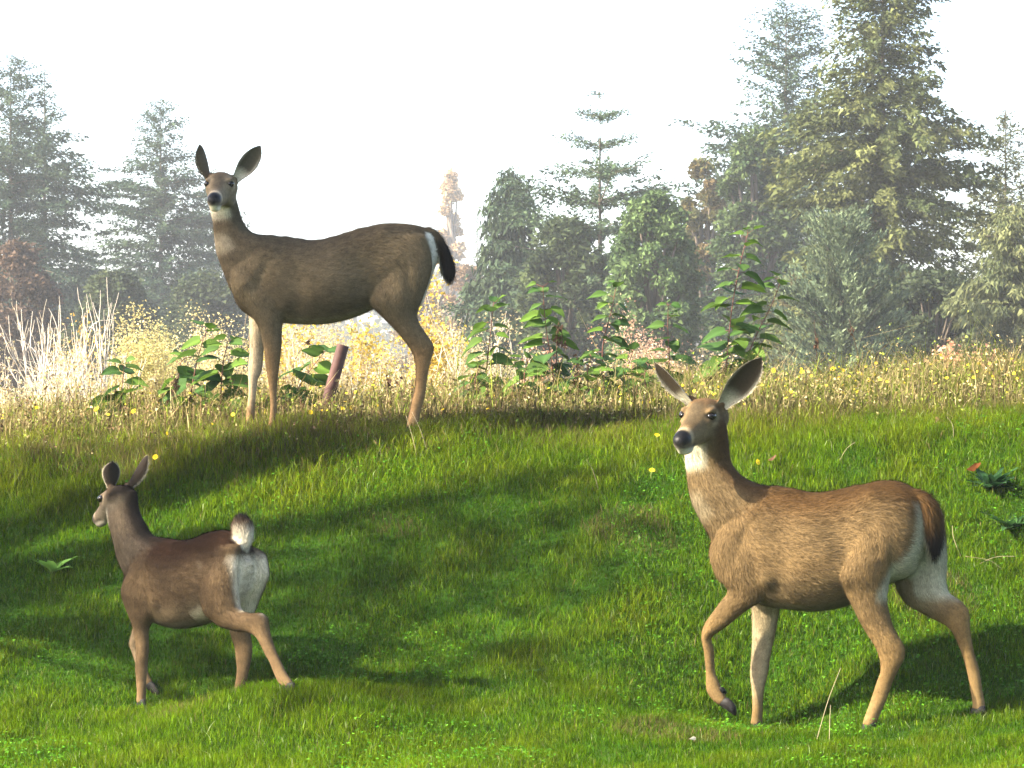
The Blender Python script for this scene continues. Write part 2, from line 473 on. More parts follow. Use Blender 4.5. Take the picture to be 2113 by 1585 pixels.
broadleaf("russet_tree", "brown tinged autumn tree leaning out beside the dark slender conifer", 1455, 325, 122, 75, 45, (0.12, 0.08, 0.035), (0.08, 0.09, 0.03), nclump=60, per=100)
# right group
conifer("slender_conifer", "slender dark conifer rising behind the giant fir", 1622, -5, 128, 262, 51, nb=330, p=0.7, rise=0.25, droop=0.3, ragged=0.5, c1=(0.026, 0.045, 0.026), c2=(0.055, 0.08, 0.04))
broadleaf("dark_thicket_tree", "tall dark green tree in front of the slender conifer", 1560, 270, 112, 130, 52, (0.03, 0.055, 0.022), (0.07, 0.10, 0.035), nclump=110, per=120, taper=1.4)
conifer("giant_fir", "giant olive green fir whose top leaves the picture", 1822, -190, 88, 240, 53, nb=520, t0=0.03, p=0.6, rise=0.12, droop=0.35, sl=0.62, step=0.22, ragged=0.45, c1=(0.04, 0.055, 0.02), c2=(0.105, 0.115, 0.04))
broadleaf("russet_tree", "rust brown tree in the shade at the foot of the giant fir", 1660, 560, 98, 85, 54, (0.11, 0.075, 0.035), (0.09, 0.09, 0.035), nclump=50)
conifer("blue_green_cedar", "bushy blue green cedar in front of the giant fir", 1735, 455, 72, 150, 55, nb=300, t0=0.02, p=0.45, rise=0.5, droop=0.1, sl=0.4, step=0.16, hang=-0.25, c1=(0.05, 0.075, 0.045), c2=(0.11, 0.14, 0.075), cat="cedar")
conifer("spruce_tree", "dark spruce with a thin pointed tip beside the giant fir", 2075, 228, 96, 190, 56, nb=260, p=0.7, rise=0.2, droop=0.35, ragged=0.5, sl=0.6, c1=(0.045, 0.055, 0.025), c2=(0.10, 0.105, 0.045))
conifer("drooping_cedar", "olive cedar with drooping sprays below the pointed spruce", 2090, 420, 74, 170, 57, nb=300, t0=0.02, p=0.5, rise=0.1, droop=0.4, sl=0.5, step=0.2, hang=0.7, c1=(0.055, 0.07, 0.03), c2=(0.13, 0.14, 0.06), cat="cedar")
broadleaf("dark_thicket_tree", "dark low tree between the blue green cedar and the drooping cedar", 1925, 560, 78, 130, 58, (0.03, 0.042, 0.022), (0.065, 0.085, 0.04), nclump=90, size=0.26)

# far woods that read as one mass
rng = np.random.default_rng(77)
Vs, Qs, Cs, off = [], [], [], 0
for k in range(90):
    x = rng.uniform(-150, 150); y = rng.uniform(480, 560)
    hh = rng.uniform(15, 27)
    z0 = float(ground(x, y))
    C = np.stack([x + rng.normal(0, 3, 10), y + rng.normal(0, 3, 10), z0 + np.linspace(0.1, 0.95, 10) * hh], 1)
    V, q, c = leaf_cloud(rng, C, np.linspace(5, 2, 10), 26, 2.6, (0.03, 0.05, 0.025), (0.08, 0.08, 0.035))
    Vs.append(V); Qs.append(q + off); Cs.append(c); off += len(V)
tag(link("distant_woods", make_mesh("distant_woods", np.concatenate(Vs), [np.concatenate(Qs)], np.concatenate(Cs), smooth=False), M_treeleaf),
    "pale hazy band of distant woodland", "woodland", None, "stuff")

# ---- shrubs behind the crest
def grow(rng, base, n_stem, height, spread, levels=3, wob=0.12, fork=(2, 4), r0=0.02, up=0.25):
    paths, rads, tips = [], [], []
    def branch(p, dvec, length, r, lev):
        n = 5
        P = [p]
        dcur = dvec
        for i in range(n - 1):
            dcur = unit(dcur + rng.normal(0, wob, 3) + [0, 0, up * 0.12])
            P.append(P[-1] + dcur * length / (n - 1))
        P = np.array(P)
        paths.append(P); rads.append(np.linspace(r, r * 0.5, n))
        if lev == 0:
            tips.append((P[-1], dcur)); tips.append((P[-2], dcur)); return
        for k in range(rng.integers(*fork)):
            i = rng.integers(2, n)
            dd = unit(dcur + rng.normal(0, 0.55, 3) + [0, 0, up])
            branch(P[i], dd, length * rng.uniform(0.5, 0.85), r * 0.6, lev - 1)
    for k in range(n_stem):
        a = rng.uniform(0, 6.28); s = spread * math.sqrt(rng.random())
        p = base + np.array([math.cos(a) * s * 0.45, math.sin(a) * s * 0.45, 0])
        dv = unit(np.array([math.cos(a) * s * 0.6, math.sin(a) * s * 0.6, height * 0.62]))
        branch(p, dv, height * rng.uniform(0.36, 0.55), r0 * rng.uniform(0.7, 1.2), levels)
    return paths, rads, tips

def shrub(name, label, px, top_py, d, half_px, seed, mat, n_stem=9, levels=3, r0=0.016, leaves=0, size=0.07, c1=(.5, .4, .2), c2=(.6, .5, .3), fork=(2, 4), wob=0.12, group=None, up=0.25, sides=3, M_l=None, clump=0.15):
    rng = np.random.default_rng(seed)
    x = (px - CX) / FPX * d
    z0 = float(ground(x, d)) - 0.05
    h = CAMZ + (CY - top_py) / FPX * d - z0
    R0 = half_px / FPX * d
    root = empty(name, (x, d, z0), label, "shrub", group)
    paths, rads, tips = grow(rng, np.zeros(3), n_stem, h, R0, levels, wob, fork, r0, up)
    zmax = max(p[:, 2].max() for p in paths)
    xs = np.percentile(np.abs(np.concatenate(paths)[:, :2]).max(1), 96)
    S = np.array([R0 / xs, R0 / xs, h / zmax])
    paths = [p * S for p in paths]
    V, F = tubes(paths, rads, sides, False)
    link("branches", make_mesh("branches", V, F), mat, root)
    if leaves:
        C = np.array([t[0] for t in tips]) * S
        sel = rng.choice(len(C), min(leaves, len(C)), replace=False)
        V, q, c = leaf_cloud(rng, C[sel], np.full(len(sel), clump), 26, size * 0.36, c1, c2, 0.1)
        link("leaves", make_mesh("leaves", V, [q], c, smooth=False), M_l or M_treeleaf, root)
    return root

GOLD1, GOLD2 = (0.40, 0.29, 0.05), (0.52, 0.40, 0.08)
STRAW1, STRAW2 = (0.36, 0.28, 0.14), (0.55, 0.46, 0.26)
shrub("bare_shrub", "bare whitish shrub with upright forking twigs below the ragged fir pair", 95, 590, 24, 135, 61, M_paletwig, 9, 3, 0.019, wob=0.16, fork=(3, 5))
shrub("bare_shrub", "tallest bare whitish shrub, its fan of twigs in front of gold leaves", 172, 572, 23.4, 125, 62, M_paletwig, 8, 3, 0.020, wob=0.15, fork=(3, 5))
shrub("bare_shrub", "low bare whitish shrub at the outer end of the shrub row", 15, 700, 22.5, 87, 63, M_paletwig, 12, 3, 0.011, leaves=90, c1=STRAW1, c2=STRAW2)
shrub("bare_shrub", "low tangle of pale twigs in front of the tallest bare shrub", 130, 720, 21.8, 118, 64, M_paletwig, 14, 3, 0.010, leaves=160, c1=STRAW1, c2=STRAW2)
shrub("golden_shrub", "small shrub with golden orange leaves among the bare shrubs", 175, 668, 26, 62, 65, M_tantwig, 9, 3, 0.012, leaves=130, size=0.09, c1=(0.5, 0.3, 0.07), c2=(0.6, 0.42, 0.12))
shrub("straw_shrub", "big straw coloured shrub with feathery seed heads behind the crest deer's chest", 385, 560, 27, 130, 66, M_tantwig, 15, 3, 0.013, fork=(3, 5), leaves=1352, size=0.07, c1=(0.40, 0.36, 0.17), c2=(0.62, 0.54, 0.30), clump=0.17)
shrub("straw_shrub", "olive straw shrub beside the big feathery one", 300, 640, 25, 90, 67, M_tantwig, 13, 3, 0.012, fork=(3, 5), leaves=1092, size=0.06, c1=(0.36, 0.34, 0.13), c2=(0.55, 0.46, 0.2), clump=0.15)
shrub("straw_shrub", "straw shrub behind the crest deer's forelegs", 505, 640, 26, 100, 68, M_tantwig, 13, 3, 0.012, fork=(3, 5), leaves=1092, size=0.06, c1=(0.38, 0.33, 0.14), c2=(0.58, 0.48, 0.24), clump=0.15)
shrub("golden_shrub", "bright yellow leaved shrub right behind the crest deer's forelegs", 600, 650, 24.5, 70, 69, M_tantwig, 9, 3, 0.012, leaves=100, size=0.09, c1=GOLD1, c2=GOLD2)
shrub("bare_shrub", "pale twiggy shrub under the crest deer's belly beside the rusty pipe", 690, 640, 23.5, 100, 70, M_paletwig, 16, 3, 0.012, fork=(3, 5), leaves=500, c1=STRAW1, c2=STRAW2)
shrub("golden_shrub", "tall bright yellow shrub seen between belly and hind leg of the crest deer", 770, 615, 25, 60, 71, M_tantwig, 10, 3, 0.012, leaves=130, size=0.09, c1=GOLD1, c2=GOLD2)
shrub("golden_shrub", "yellow leaved shrub rising beneath the crest deer's tail", 888, 545, 27, 48, 72, M_tantwig, 8, 3, 0.012, leaves=140, size=0.10, c1=GOLD1, c2=(0.6, 0.42, 0.06))
shrub("bare_shrub", "pale twiggy shrub in front of the crest deer's hind leg hock", 835, 690, 22, 87, 73, M_paletwig, 12, 3, 0.010, leaves=100, c1=STRAW1, c2=STRAW2)
shrub("bare_shrub", "pale bare shrub between the yellow shrub and the leafy sapling stems", 975, 600, 24, 93, 74, M_paletwig, 13, 3, 0.012, leaves=120, c1=STRAW1, c2=STRAW2)
shrub("bare_shrub", "thin pale bare shrub beside the first leafy sapling", 1045, 640, 23, 75, 75, M_paletwig, 9, 3, 0.010, leaves=60, c1=STRAW1, c2=STRAW2)
shrub("bare_shrub", "low rusty twiggy shrub behind the middle saplings", 1120, 730, 21.5, 100, 76, M_tantwig, 12, 3, 0.010, leaves=200, c1=(0.3, 0.15, 0.09), c2=(0.5, 0.3, 0.2))
shrub("bare_shrub", "pinkish seeded shrub behind the third and fourth sapling", 1310, 640, 24, 93, 77, M_tantwig, 10, 3, 0.010, leaves=240, size=0.06, c1=(0.38, 0.22, 0.15), c2=(0.5, 0.36, 0.24))
shrub("bare_shrub", "low pinkish tangle of twigs at the foot of the tall sapling", 1420, 730, 21, 112, 78, M_tantwig, 12, 3, 0.009, leaves=220, size=0.06, c1=(0.36, 0.22, 0.15), c2=(0.5, 0.38, 0.24))
shrub("bare_shrub", "low pale twigs under the pinkish seeded shrub", 1215, 745, 21, 100, 79, M_paletwig, 12, 3, 0.009, leaves=150, c1=STRAW1, c2=STRAW2)
shrub("straw_shrub", "feathery straw shrub far back, between belly and crest, behind the yellow shrubs", 690, 612, 29, 130, 83, M_tantwig, 14, 3, 0.012, fork=(3, 5), leaves=1300, size=0.06, c1=(0.36, 0.31, 0.15), c2=(0.55, 0.46, 0.24), clump=0.2)
shrub("straw_shrub", "feathery straw shrub behind the pale bare shrub and the first sapling", 940, 625, 28.5, 110, 84, M_tantwig, 13, 3, 0.012, fork=(3, 5), leaves=900, size=0.06, c1=(0.34, 0.28, 0.15), c2=(0.5, 0.42, 0.24), clump=0.18)
shrub("salmon_shrub", "low shrub with salmon pink autumn leaves beyond the crest", 2005, 735, 25, 65, 80, M_tantwig, 9, 3, 0.010, leaves=260, size=0.13, c1=(0.55, 0.24, 0.15), c2=(0.62, 0.36, 0.24))
shrub("salmon_shrub", "small salmon leaved shrub beside a bramble spray beyond the crest", 1910, 770, 24, 45, 81, M_tantwig, 8, 2, 0.010, leaves=150, size=0.12, c1=(0.5, 0.26, 0.15), c2=(0.55, 0.36, 0.22))
shrub("bare_shrub", "low brown twiggy shrub beyond the crest behind the nearer deer's ears", 1640, 770, 22, 137, 82, M_tantwig, 12, 3, 0.008, leaves=160, size=0.06, c1=(0.2, 0.16, 0.09), c2=(0.34, 0.26, 0.14))

# ------------------------------------------------------------------ deer
def catmull(A, m):
    """resample rows of A (stations) smoothly, m steps per span"""
    A = np.asarray(A, float)
    n = len(A)
    P = np.vstack([2 * A[0] - A[1], A, 2 * A[-1] - A[-2]])
    out = []
    for i in range(n - 1):
        p0, p1, p2, p3 = P[i], P[i + 1], P[i + 2], P[i + 3]
        for t in np.linspace(0, 1, m, endpoint=False):
            out.append(0.5 * ((2 * p1) + (-p0 + p2) * t + (2 * p0 - 5 * p1 + 4 * p2 - p3) * t * t + (-p0 + 3 * p1 - 3 * p2 + p3) * t ** 3))
    out.append(A[-1])
    return np.array(out)

def sstep(a, b, x):
    t = np.clip((x - a) / (b - a), 0, 1)
    return t * t * (3 - 2 * t)

class Part:      # a lofted solid with per-vertex colour, fur flow, fur length, smoothing weight
    def __init__(s, C, A, B, colf, furlen, smooth, sides=28, cap=(0.5, 0.5), flip=1, egg=0.0, rump=0):
        """C centres, A lateral radius vectors, B in-plane radius vectors"""
        n = len(C)
        T = unit(np.gradient(C, axis=0))
        rb = np.linalg.norm(B, axis=1)
        # rounded end caps
        def capring(i, sgn, k):
            cs = []
            for f in (0.35, 0.7, 0.93):
                q = math.sqrt(1 - f * f)
                cs.append((C[i] + sgn * T[i] * min(rb[i], np.linalg.norm(A[i])) * k * f, A[i] * q, B[i] * q))
            return cs
        pre = capring(0, -1, cap[0])[::-1]
        post = capring(-1, 1, cap[1])
        C2 = np.array([c[0] for c in pre] + list(C) + [c[0] for c in post])
        A2 = np.array([c[1] for c in pre] + list(A) + [c[1] for c in post])
        B2 = np.array([c[2] for c in pre] + list(B) + [c[2] for c in post])
        tpar = np.concatenate([np.zeros(3), np.linspace(0, 1, n), np.ones(3)])
        ph = np.linspace(0, 2 * math.pi, sides, endpoint=False)
        cs, sn = np.cos(ph), np.sin(ph)
        wid = 1 - egg * sn            # egg > 0: wider towards the underside
        V = C2[:, None] + A2[:, None] * (cs * wid)[None, :, None] + B2[:, None] * sn[None, :, None]
        m = len(C2)
        i = np.arange(m * sides).reshape(m, sides)
        j = np.roll(i, -1, axis=1)
        q = np.stack([i[:-1], j[:-1], j[1:], i[1:]], -1).reshape(-1, 4)
        s.V = V.reshape(-1, 3)
        t1 = np.stack([i[0], np.full(sides, len(s.V)), j[0]], -1)
        t2 = np.stack([i[-1], j[-1], np.full(sides, len(s.V) + 1)], -1)
        s.V = np.vstack([s.V, C2[:1] - T[0] * 0.002, C2[-1:] + T[-1] * 0.002])
        s.faces = [q, np.vstack([t1, t2])]
        tt = np.repeat(tpar, sides); pp = np.tile(ph, m)
        tt = np.concatenate([tt, [0, 1]]); pp = np.concatenate([pp, [0, 0]])
        s.col = colf(tt, np.sin(pp), np.cos(pp), s.V)
        T2 = np.vstack([np.repeat(T[:1], 3, 0), T, np.repeat(T[-1:], 3, 0)])
        s.flow = np.vstack([np.repeat(T2, sides, 0), T2[:1], T2[-1:]]) * flip
        s.fur = np.full(len(s.V), furlen) if np.isscalar(furlen) else np.interp(tt, np.linspace(0, 1, len(furlen)), furlen)
        s.sm = np.full(len(s.V), smooth) if np.isscalar(smooth) else np.interp(tt, np.linspace(0, 1, len(smooth)), smooth)
        s.ru = np.interp(tt, [0, .42, .5, 1], [rump, rump, 0, 0]) if rump != 2 else np.ones(len(s.V))
        s.wet = np.zeros(len(s.V))

def pair_part(D, rows, off, colf, furlen, smooth, m=6, **kw):
    """rows: (px1,py1, px2,py2, lateral half width[, own offset])"""
    st = []
    for r in rows:
        o = r[5] if len(r) > 5 else off
        st.append(np.concatenate([D.pt(r[0], r[1], o), D.pt(r[2], r[3], o), [r[4]]]))
    S = catmull(st, m)
    P1, P2, w = S[:, :3], S[:, 3:6], np.maximum(S[:, 6], 0.004)
    return Part((P1 + P2) / 2, D.L[None] * w[:, None], (P1 - P2) / 2, colf, furlen, smooth, **kw)

HEAD = [  # x, z centre, half height, half width
    (-0.035, -0.020, 0.050, 0.046), (0.00, -0.018, 0.060, 0.058), (0.045, -0.014, 0.067, 0.062), (0.085, -0.015, 0.069, 0.059),
    (0.115, -0.020, 0.065, 0.053), (0.145, -0.031, 0.055, 0.044), (0.180, -0.042, 0.045, 0.036), (0.215, -0.050, 0.039, 0.032),
    (0.242, -0.056, 0.036, 0.0305), (0.262, -0.059, 0.030, 0.0275), (0.273, -0.060, 0.022, 0.022)]

class Head:
    def __init__(s, eye_mid, fwd, up=(0, 0, 1), scale=1.0):
        f = unit(np.array(fwd, float)); u = np.array(up, float)
        u = unit(u - (u @ f) * f)
        l = np.cross(u, f)                       # left of the animal
        s.M = np.stack([f, l, u], 1) * scale     # local -> world
        s.sc = scale
        s.o = np.array(eye_mid) - s.M @ np.array([0.112, 0, 0.010])
    def w(s, p):
        return np.asarray(p, float) @ s.M.T + s.o
    def loc(s, p):
        return (np.asarray(p) - s.o) @ np.linalg.inv(s.M).T

def head_parts(hd, pal):
    st = catmull([np.array(r) for r in HEAD], 6)
    C = hd.w(np.stack([st[:, 0], 0 * st[:, 0], st[:, 1]], 1))
    A = np.outer(st[:, 3], hd.M[:, 1]); B = np.outer(st[:, 2], hd.M[:, 2])
    def colf(t, sn, cs, V):
        p = hd.loc(V)
        x, y, z = p[:, 0], np.abs(p[:, 1]), p[:, 2]
        c = np.tile(pal['face'], (len(V), 1))
        def mixin(cc, k):
            nonlocal c
            c = c * (1 - k[:, None]) + np.asarray(cc) * k[:, None]
        mixin(pal['cheek'], sstep(0.0, -0.05, z - 0.0) * sstep(0.24, 0.20, x))
        mixin(pal['brow'], sstep(0.03, 0.05, z) * sstep(0.14, 0.09, x) * sstep(0.055, 0.03, y))
        mixin(pal['nape'], sstep(0.075, 0.03, x) * sstep(-0.05, 0.0, z) * pal.get('crown', 0.0))
        mixin(pal['dark'], sstep(0.08, 0.12, x) * sstep(0.235, 0.20, x) * sstep(0.03, 0.015, y) * sstep(-0.02, 0.0, z) * 0.75)
        d = np.sqrt((x - 0.112) ** 2 + (z - 0.012) ** 2)
        mixin(pal['pale'], sstep(0.040, 0.026, d) * sstep(0.03, 0.045, y) * 0.8)
        mixin(pal.get('chin', pal['white']), sstep(-0.074, -0.088, z) * sstep(0.10, 0.16, x))            # chin, under jaw
        mixin(pal['pale'], sstep(0.222, 0.236, x) * sstep(-0.07, -0.05, z) * 0.85)        # pale ring behind the nose
        mixin(pal.get('chin', pal['white']), sstep(0.225, 0.24, x) * sstep(-0.066, -0.074, z))
        nose = sstep(0.241, 0.249, x) * sstep(-0.003, 0.003, z + 0.075 - 0.42 * y)
        mixin((0.0028, 0.0026, 0.0025), nose)
        mouth = np.exp(-((z + 0.074) / 0.004) ** 2) * sstep(0.19, 0.205, x)
        mixin((0.015, 0.012, 0.012), mouth)
        mixin(np.array(pal['dark']) * 0.5, sstep(0.028, 0.021, np.sqrt((x - 0.118) ** 2 + (z - 0.008) ** 2)) * sstep(0.030, 0.038, y) * 0.85)
        return c
    P = Part(C, A, B, colf, 0.007, 0.25, sides=40, cap=(0.8, 0.5), flip=-1, egg=-0.10)
    pl = hd.loc(P.V)
    P.wet = sstep(0.241, 0.250, pl[:, 0]) * sstep(-0.003, 0.003, pl[:, 2] + 0.075 - 0.42 * np.abs(pl[:, 1]))
    P.fur = np.where(pl[:, 0] > 0.238, 0.0, np.where(pl[:, 0] > 0.12, 0.008, np.where(pl[:, 0] > 0.05, 0.011, 0.016)))
    out = [P]
    # brow ridges, nostril wings, jaw muscle
    def blob(c, r, colr, wet=0.0, fur=0.005):
        t = np.linspace(-0.98, 0.98, 12)
        q = np.sqrt(1 - t ** 2)
        C = hd.w(np.array(c) + np.outer(t, [r[0], 0, 0]))
        A = np.outer(q * r[1], hd.M[:, 1]); B = np.outer(q * r[2], hd.M[:, 2])
        b = Part(C, A, B, lambda tt, s1, c1, V: np.tile(colr, (len(V), 1)) if not callable(colr) else colr(tt, s1, c1, V), fur, 0.25, sides=16, cap=(0.1, 0.1), flip=-1)
        b.wet[:] = wet
        return b
    for sg in (-1, 1):
        out.append(blob((0.106, sg * 0.045, 0.0235), (0.030, 0.0135, 0.0095), pal['face']))
        out.append(blob((0.122, sg * 0.041, -0.010), (0.030, 0.013, 0.011), pal['face']))
        out.append(blob((0.261, sg * 0.0150, -0.047), (0.013, 0.0125, 0.012), (0.003, 0.0028, 0.0027), 1.0, 0.0))
        out.append(blob((0.045, sg * 0.030, -0.050), (0.060, 0.028, 0.040), pal['cheek']))
    out.append(blob((0.225, 0.0, -0.088), (0.045, 0.022, 0.016), pal.get('chin', pal['white']), 0, 0.004))
    return out

def ear_arrays(base, tip, side, openv, hw, pal, cup=0.55, thick=0.004):
    """leaf shaped cupped shell: outside brown, inside pale with a dark middle"""
    base = np.array(base); tip = np.array(tip)
    L = tip - base
    openv = np.array(openv, float)
    side = unit(np.cross(L, openv)); openv = unit(np.cross(side, L))
    nu, nv = 22, 13
    u = np.linspace(0, 1, nu); v = np.linspace(-1, 1, nv)
    prof = np.interp(u, [0, .1, .25, .42, .58, .72, .84, .93, 1], [.42, .52, .76, .96, 1.0, .90, .68, .40, .07]) * hw
    U, Vv = np.meshgrid(u, v, indexing='ij')
    PR = prof[:, None] * np.ones_like(Vv)
    cupd = cup * (1.35 - 0.75 * U)
    ang = Vv * (0.35 + cupd * 1.2)
    rad = PR / np.sin(np.minimum(0.35 + cupd * 1.2, 1.5))
    sx = rad * np.sin(ang)
    dz = rad * (1 - np.cos(ang))
    bend = 0.10 * np.linalg.norm(L) * U * (1 - U)
    back = base + U[..., None] * L + sx[..., None] * side + (dz - bend * 0)[..., None] * openv
    front = back + openv * thick * (0.3 + 0.7 * (1 - np.abs(Vv))[..., None])
    n = nu * nv
    i = np.arange(n).reshape(nu, nv)
    f1 = np.stack([i[:-1, :-1], i[:-1, 1:], i[1:, 1:], i[1:, :-1]], -1).reshape(-1, 4)
    f2 = f1[:, ::-1] + n
    e = []
    for a, b in ((i[:-1, 0], i[1:, 0]), (i[1:, -1], i[:-1, -1])):
        e.append(np.stack([a, b, b + n, a + n], -1))
    e.append(np.stack([i[-1, :-1], i[-1, 1:], i[-1, 1:] + n, i[-1, :-1] + n], -1))
    V = np.vstack([back.reshape(-1, 3), front.reshape(-1, 3)])
    uu = U.ravel(); av = np.abs(Vv).ravel()
    cb = np.tile(pal['ear_back'], (n, 1)) * (1 - 0.35 * sstep(0.6, 1.0, uu))[:, None]
    kk = sstep(0.25, 0.0, uu)[:, None]
    cb = cb * (1 - kk) + np.array(pal['brow']) * kk
    ci = np.tile(pal['ear_in'], (n, 1))
    wk = np.clip(sstep(0.40, 0.12, uu) + sstep(0.62, 0.95, av) * sstep(0.95, 0.5, uu) * 0.8, 0, 1)[:, None]
    ci = ci * (1 - wk) + np.array(pal['white']) * wk
    C = np.vstack([cb, ci])
    rim = sstep(0.85, 1.0, np.concatenate([av, av]))[:, None] * 0.6
    C = C * (1 - rim) + np.array(pal['ear_rim']) * rim
    return V, [f1, f2] + e, C, unit(L)

def build_deer(name, label, D, parts, hd, ears, eyes, hooves, voxel, fur_n, seed, base_pt, pal, dew=(), relief=()):
    rng = np.random.default_rng(seed)
    for e in ears:
        b, tp = np.array(e[0]), np.array(e[1]); ax = tp - b
        ov = np.array(e[3], float); sd = unit(np.cross(ax, ov)); ov = unit(np.cross(sd, ax))
        us = np.array([-0.22, -0.10, 0.0, 0.09, 0.16])
        Cc = b + us[:, None] * ax - ov * 0.006 * hd.sc
        rs = np.array([.020, .021, .021, .020, .012]) * hd.sc
        rt = np.array([.018, .017, .013, .008, .003]) * hd.sc
        parts = parts + [Part(Cc, np.outer(rs, sd), np.outer(rt, ov), lambda t, s1, c1, VV: np.tile(pal['brow'], (len(VV), 1)), .010, .25, sides=16, cap=(.4, .4))]
    root = empty(name, base_pt, label, "deer")
    bp = np.array(base_pt)
    # one skin around all the lofts
    Vs, Fq, Ft, off = [], [], [], 0
    for p in parts:
        Vs.append(p.V)
        for f in p.faces:
            (Fq if f.shape[1] == 4 else Ft).append(f + off)
        off += len(p.V)
    PV = np.vstack(Vs)
    PC = np.vstack([p.col for p in parts]); PF = np.vstack([p.flow for p in parts])
    PL = np.concatenate([p.fur for p in parts]); PS = np.concatenate([p.sm for p in parts]); PW = np.concatenate([p.wet for p in parts]); PR = np.concatenate([p.ru for p in parts])
    me = make_mesh("tmp", PV, [np.vstack(Fq), np.vstack(Ft)])
    ob = bpy.data.objects.new("tmp", me); col.objects.link(ob)
    md = ob.modifiers.new("r", 'REMESH'); md.mode = 'VOXEL'; md.voxel_size = voxel; md.adaptivity = 0.0
    dg = bpy.context.evaluated_depsgraph_get()
    ev = ob.evaluated_get(dg).to_mesh()
    n = len(ev.vertices)
    V = np.empty(n * 3, np.float32); ev.vertices.foreach_get("co", V); V = V.reshape(-1, 3).astype(float)
    nl = len(ev.loops); li = np.empty(nl, np.int32); ev.loops.foreach_get("vertex_index", li)
    lt = np.empty(len(ev.polygons), np.int32); ev.polygons.foreach_get("loop_total", lt)
    ne = len(ev.edges); E = np.empty(ne * 2, np.int32); ev.edges.foreach_get("vertices", E); E = E.reshape(-1, 2)
    ob.evaluated_get(dg).to_mesh_clear()
    bpy.data.objects.remove(ob); bpy.data.meshes.remove(me)
    quad = li.reshape(-1, 4) if (lt == 4).all() else None
    kd = KDTree(len(PV))
    for i, v in enumerate(PV): kd.insert(v, i)
    kd.balance()
    near = np.array([kd.find(v)[1] for v in V])
    sm = PS[near]; colr = PC[near]; flow = PF[near]; fl = PL[near]; wet = PW[near]; ru = PR[near]
    deg = np.bincount(E.ravel(), minlength=n).astype(float)[:, None]
    def lap(X):
        X = X.reshape(n, -1)
        o = np.empty_like(X)
        for k in range(X.shape[1]):
            o[:, k] = np.bincount(E[:, 0], X[E[:, 1], k], n) + np.bincount(E[:, 1], X[E[:, 0], k], n)
        return o / deg - X
    for _ in range(5): sm = sm + 0.5 * lap(sm)[:, 0]
    for it in range(26):
        V = V + (0.55 * sm)[:, None] * lap(V)
        V = V - (0.53 * sm)[:, None] * lap(V)
    for it in range(5): V = V + 0.35 * np.minimum(sm + 0.25, 0.6)[:, None] * lap(V)
    for _ in range(4): colr = colr + 0.5 * (1 - 0.75 * sstep(0.3, 0.2, sm))[:, None] * lap(colr)
    for _ in range(12): flow = flow + 0.5 * lap(flow)
    for _ in range(4): fl = fl + 0.5 * lap(fl)[:, 0]
    # vertex normals
    fn = np.cross(V[quad[:, 2]] - V[quad[:, 0]], V[quad[:, 3]] - V[quad[:, 1]])
    N = np.zeros((n, 3))
    for k in range(4):
        for a in range(3): N[:, a] += np.bincount(quad[:, k], fn[:, a], n)
    N = unit(N)
    # bones and hollows under the skin: (px, py, offset, push, width), mirrored to the far side
    bump = np.zeros(n)
    for px, py, of_, amp, sg in relief:
        for sgn in (1, -1):
            a0 = D.pt(px, py, of_)
            if sgn < 0: a0 = a0 - 2 * of_ * D.L
            bump += amp * np.exp(-((V - a0) ** 2).sum(1) / (2 * sg * sg))
    V = V + N * bump[:, None]
    fn = np.cross(V[quad[:, 2]] - V[quad[:, 0]], V[quad[:, 3]] - V[quad[:, 1]])
    N = np.zeros((n, 3))
    for k in range(4):
        for a in range(3): N[:, a] += np.bincount(quad[:, k], fn[:, a], n)
    N = unit(N)
    # pale rump patch: skin that faces backwards, between the hips
    rel = V - D.p0
    s_lat = rel @ D.L
    back = -(N @ D.F)
    rp = pal['rump']
    zm = 0.5 * (rp[2] + rp[3])
    thr = rp[0] + pal['rslope'] * (V[:, 2] - zm)
    slim = rp[1] - 0.3 * np.minimum(pal['rslope'], 1) * (V[:, 2] - zm)
    k = sstep(0, 0.16, back - thr) * sstep(0, 0.03, slim - np.abs(s_lat)) * sstep(rp[2], rp[2] + 0.05, V[:, 2]) * sstep(rp[3], rp[3] - 0.04, V[:, 2]) * (rel @ D.F < rp[4]) * ru
    colr = colr * (1 - k[:, None]) + np.array(pal['rumpcol']) * k[:, None]
    fl = np.where(k > 0.5, np.maximum(fl, 0.022), fl)
    # broad uneven tone of the coat
    mot = 1 + 0.15 * vnoise(V[:, 0] * 1 + V[:, 1], V[:, 2], seed, 7, 14.0) + 0.13 * vnoise(V[:, 0] + V[:, 1], V[:, 2] * 0.7, seed + 1, 7, 55.0)
    mot = mot + 0.16 * vnoise(V[:, 0] * 0.8 + V[:, 1] * 0.5, V[:, 2], seed + 2, 9, 150.0) + 0.14 * vnoise(V[:, 0] * 0.9 - V[:, 1] * 0.6, V[:, 2], seed + 3, 9, 300.0)
    colr = colr * np.clip(mot, 0.5, 1.5)[:, None]
    AV, AQ, AC, AW = [V], [quad], [colr], [wet]
    AN, AFl, AFlow = [N], [fl], [flow]
    off = n
    ear_s = []
    for e in ears:
        v, f, c, ax = ear_arrays(*e, pal=pal)
        AV.append(v); AQ += [np.asarray(x) + off for x in f]; AC.append(c); AW.append(np.zeros(len(v)))
        fq = np.vstack([np.asarray(x) for x in f[:2]])
        en = np.cross(v[fq[:, 2]] - v[fq[:, 0]], v[fq[:, 3]] - v[fq[:, 1]])
        vn = np.zeros_like(v)
        for kk in range(4): np.add.at(vn, fq[:, kk], en)
        vn = unit(vn)
        m2 = len(v) // 2
        outw = np.array(v[:m2] - v[m2:]); vn[:m2] *= np.sign((vn[:m2] * outw).sum(1, keepdims=True) + 1e-12); vn[m2:] *= np.sign((vn[m2:] * -outw).sum(1, keepdims=True) + 1e-12)
        ear_s.append((v, fq, vn, c, ax))
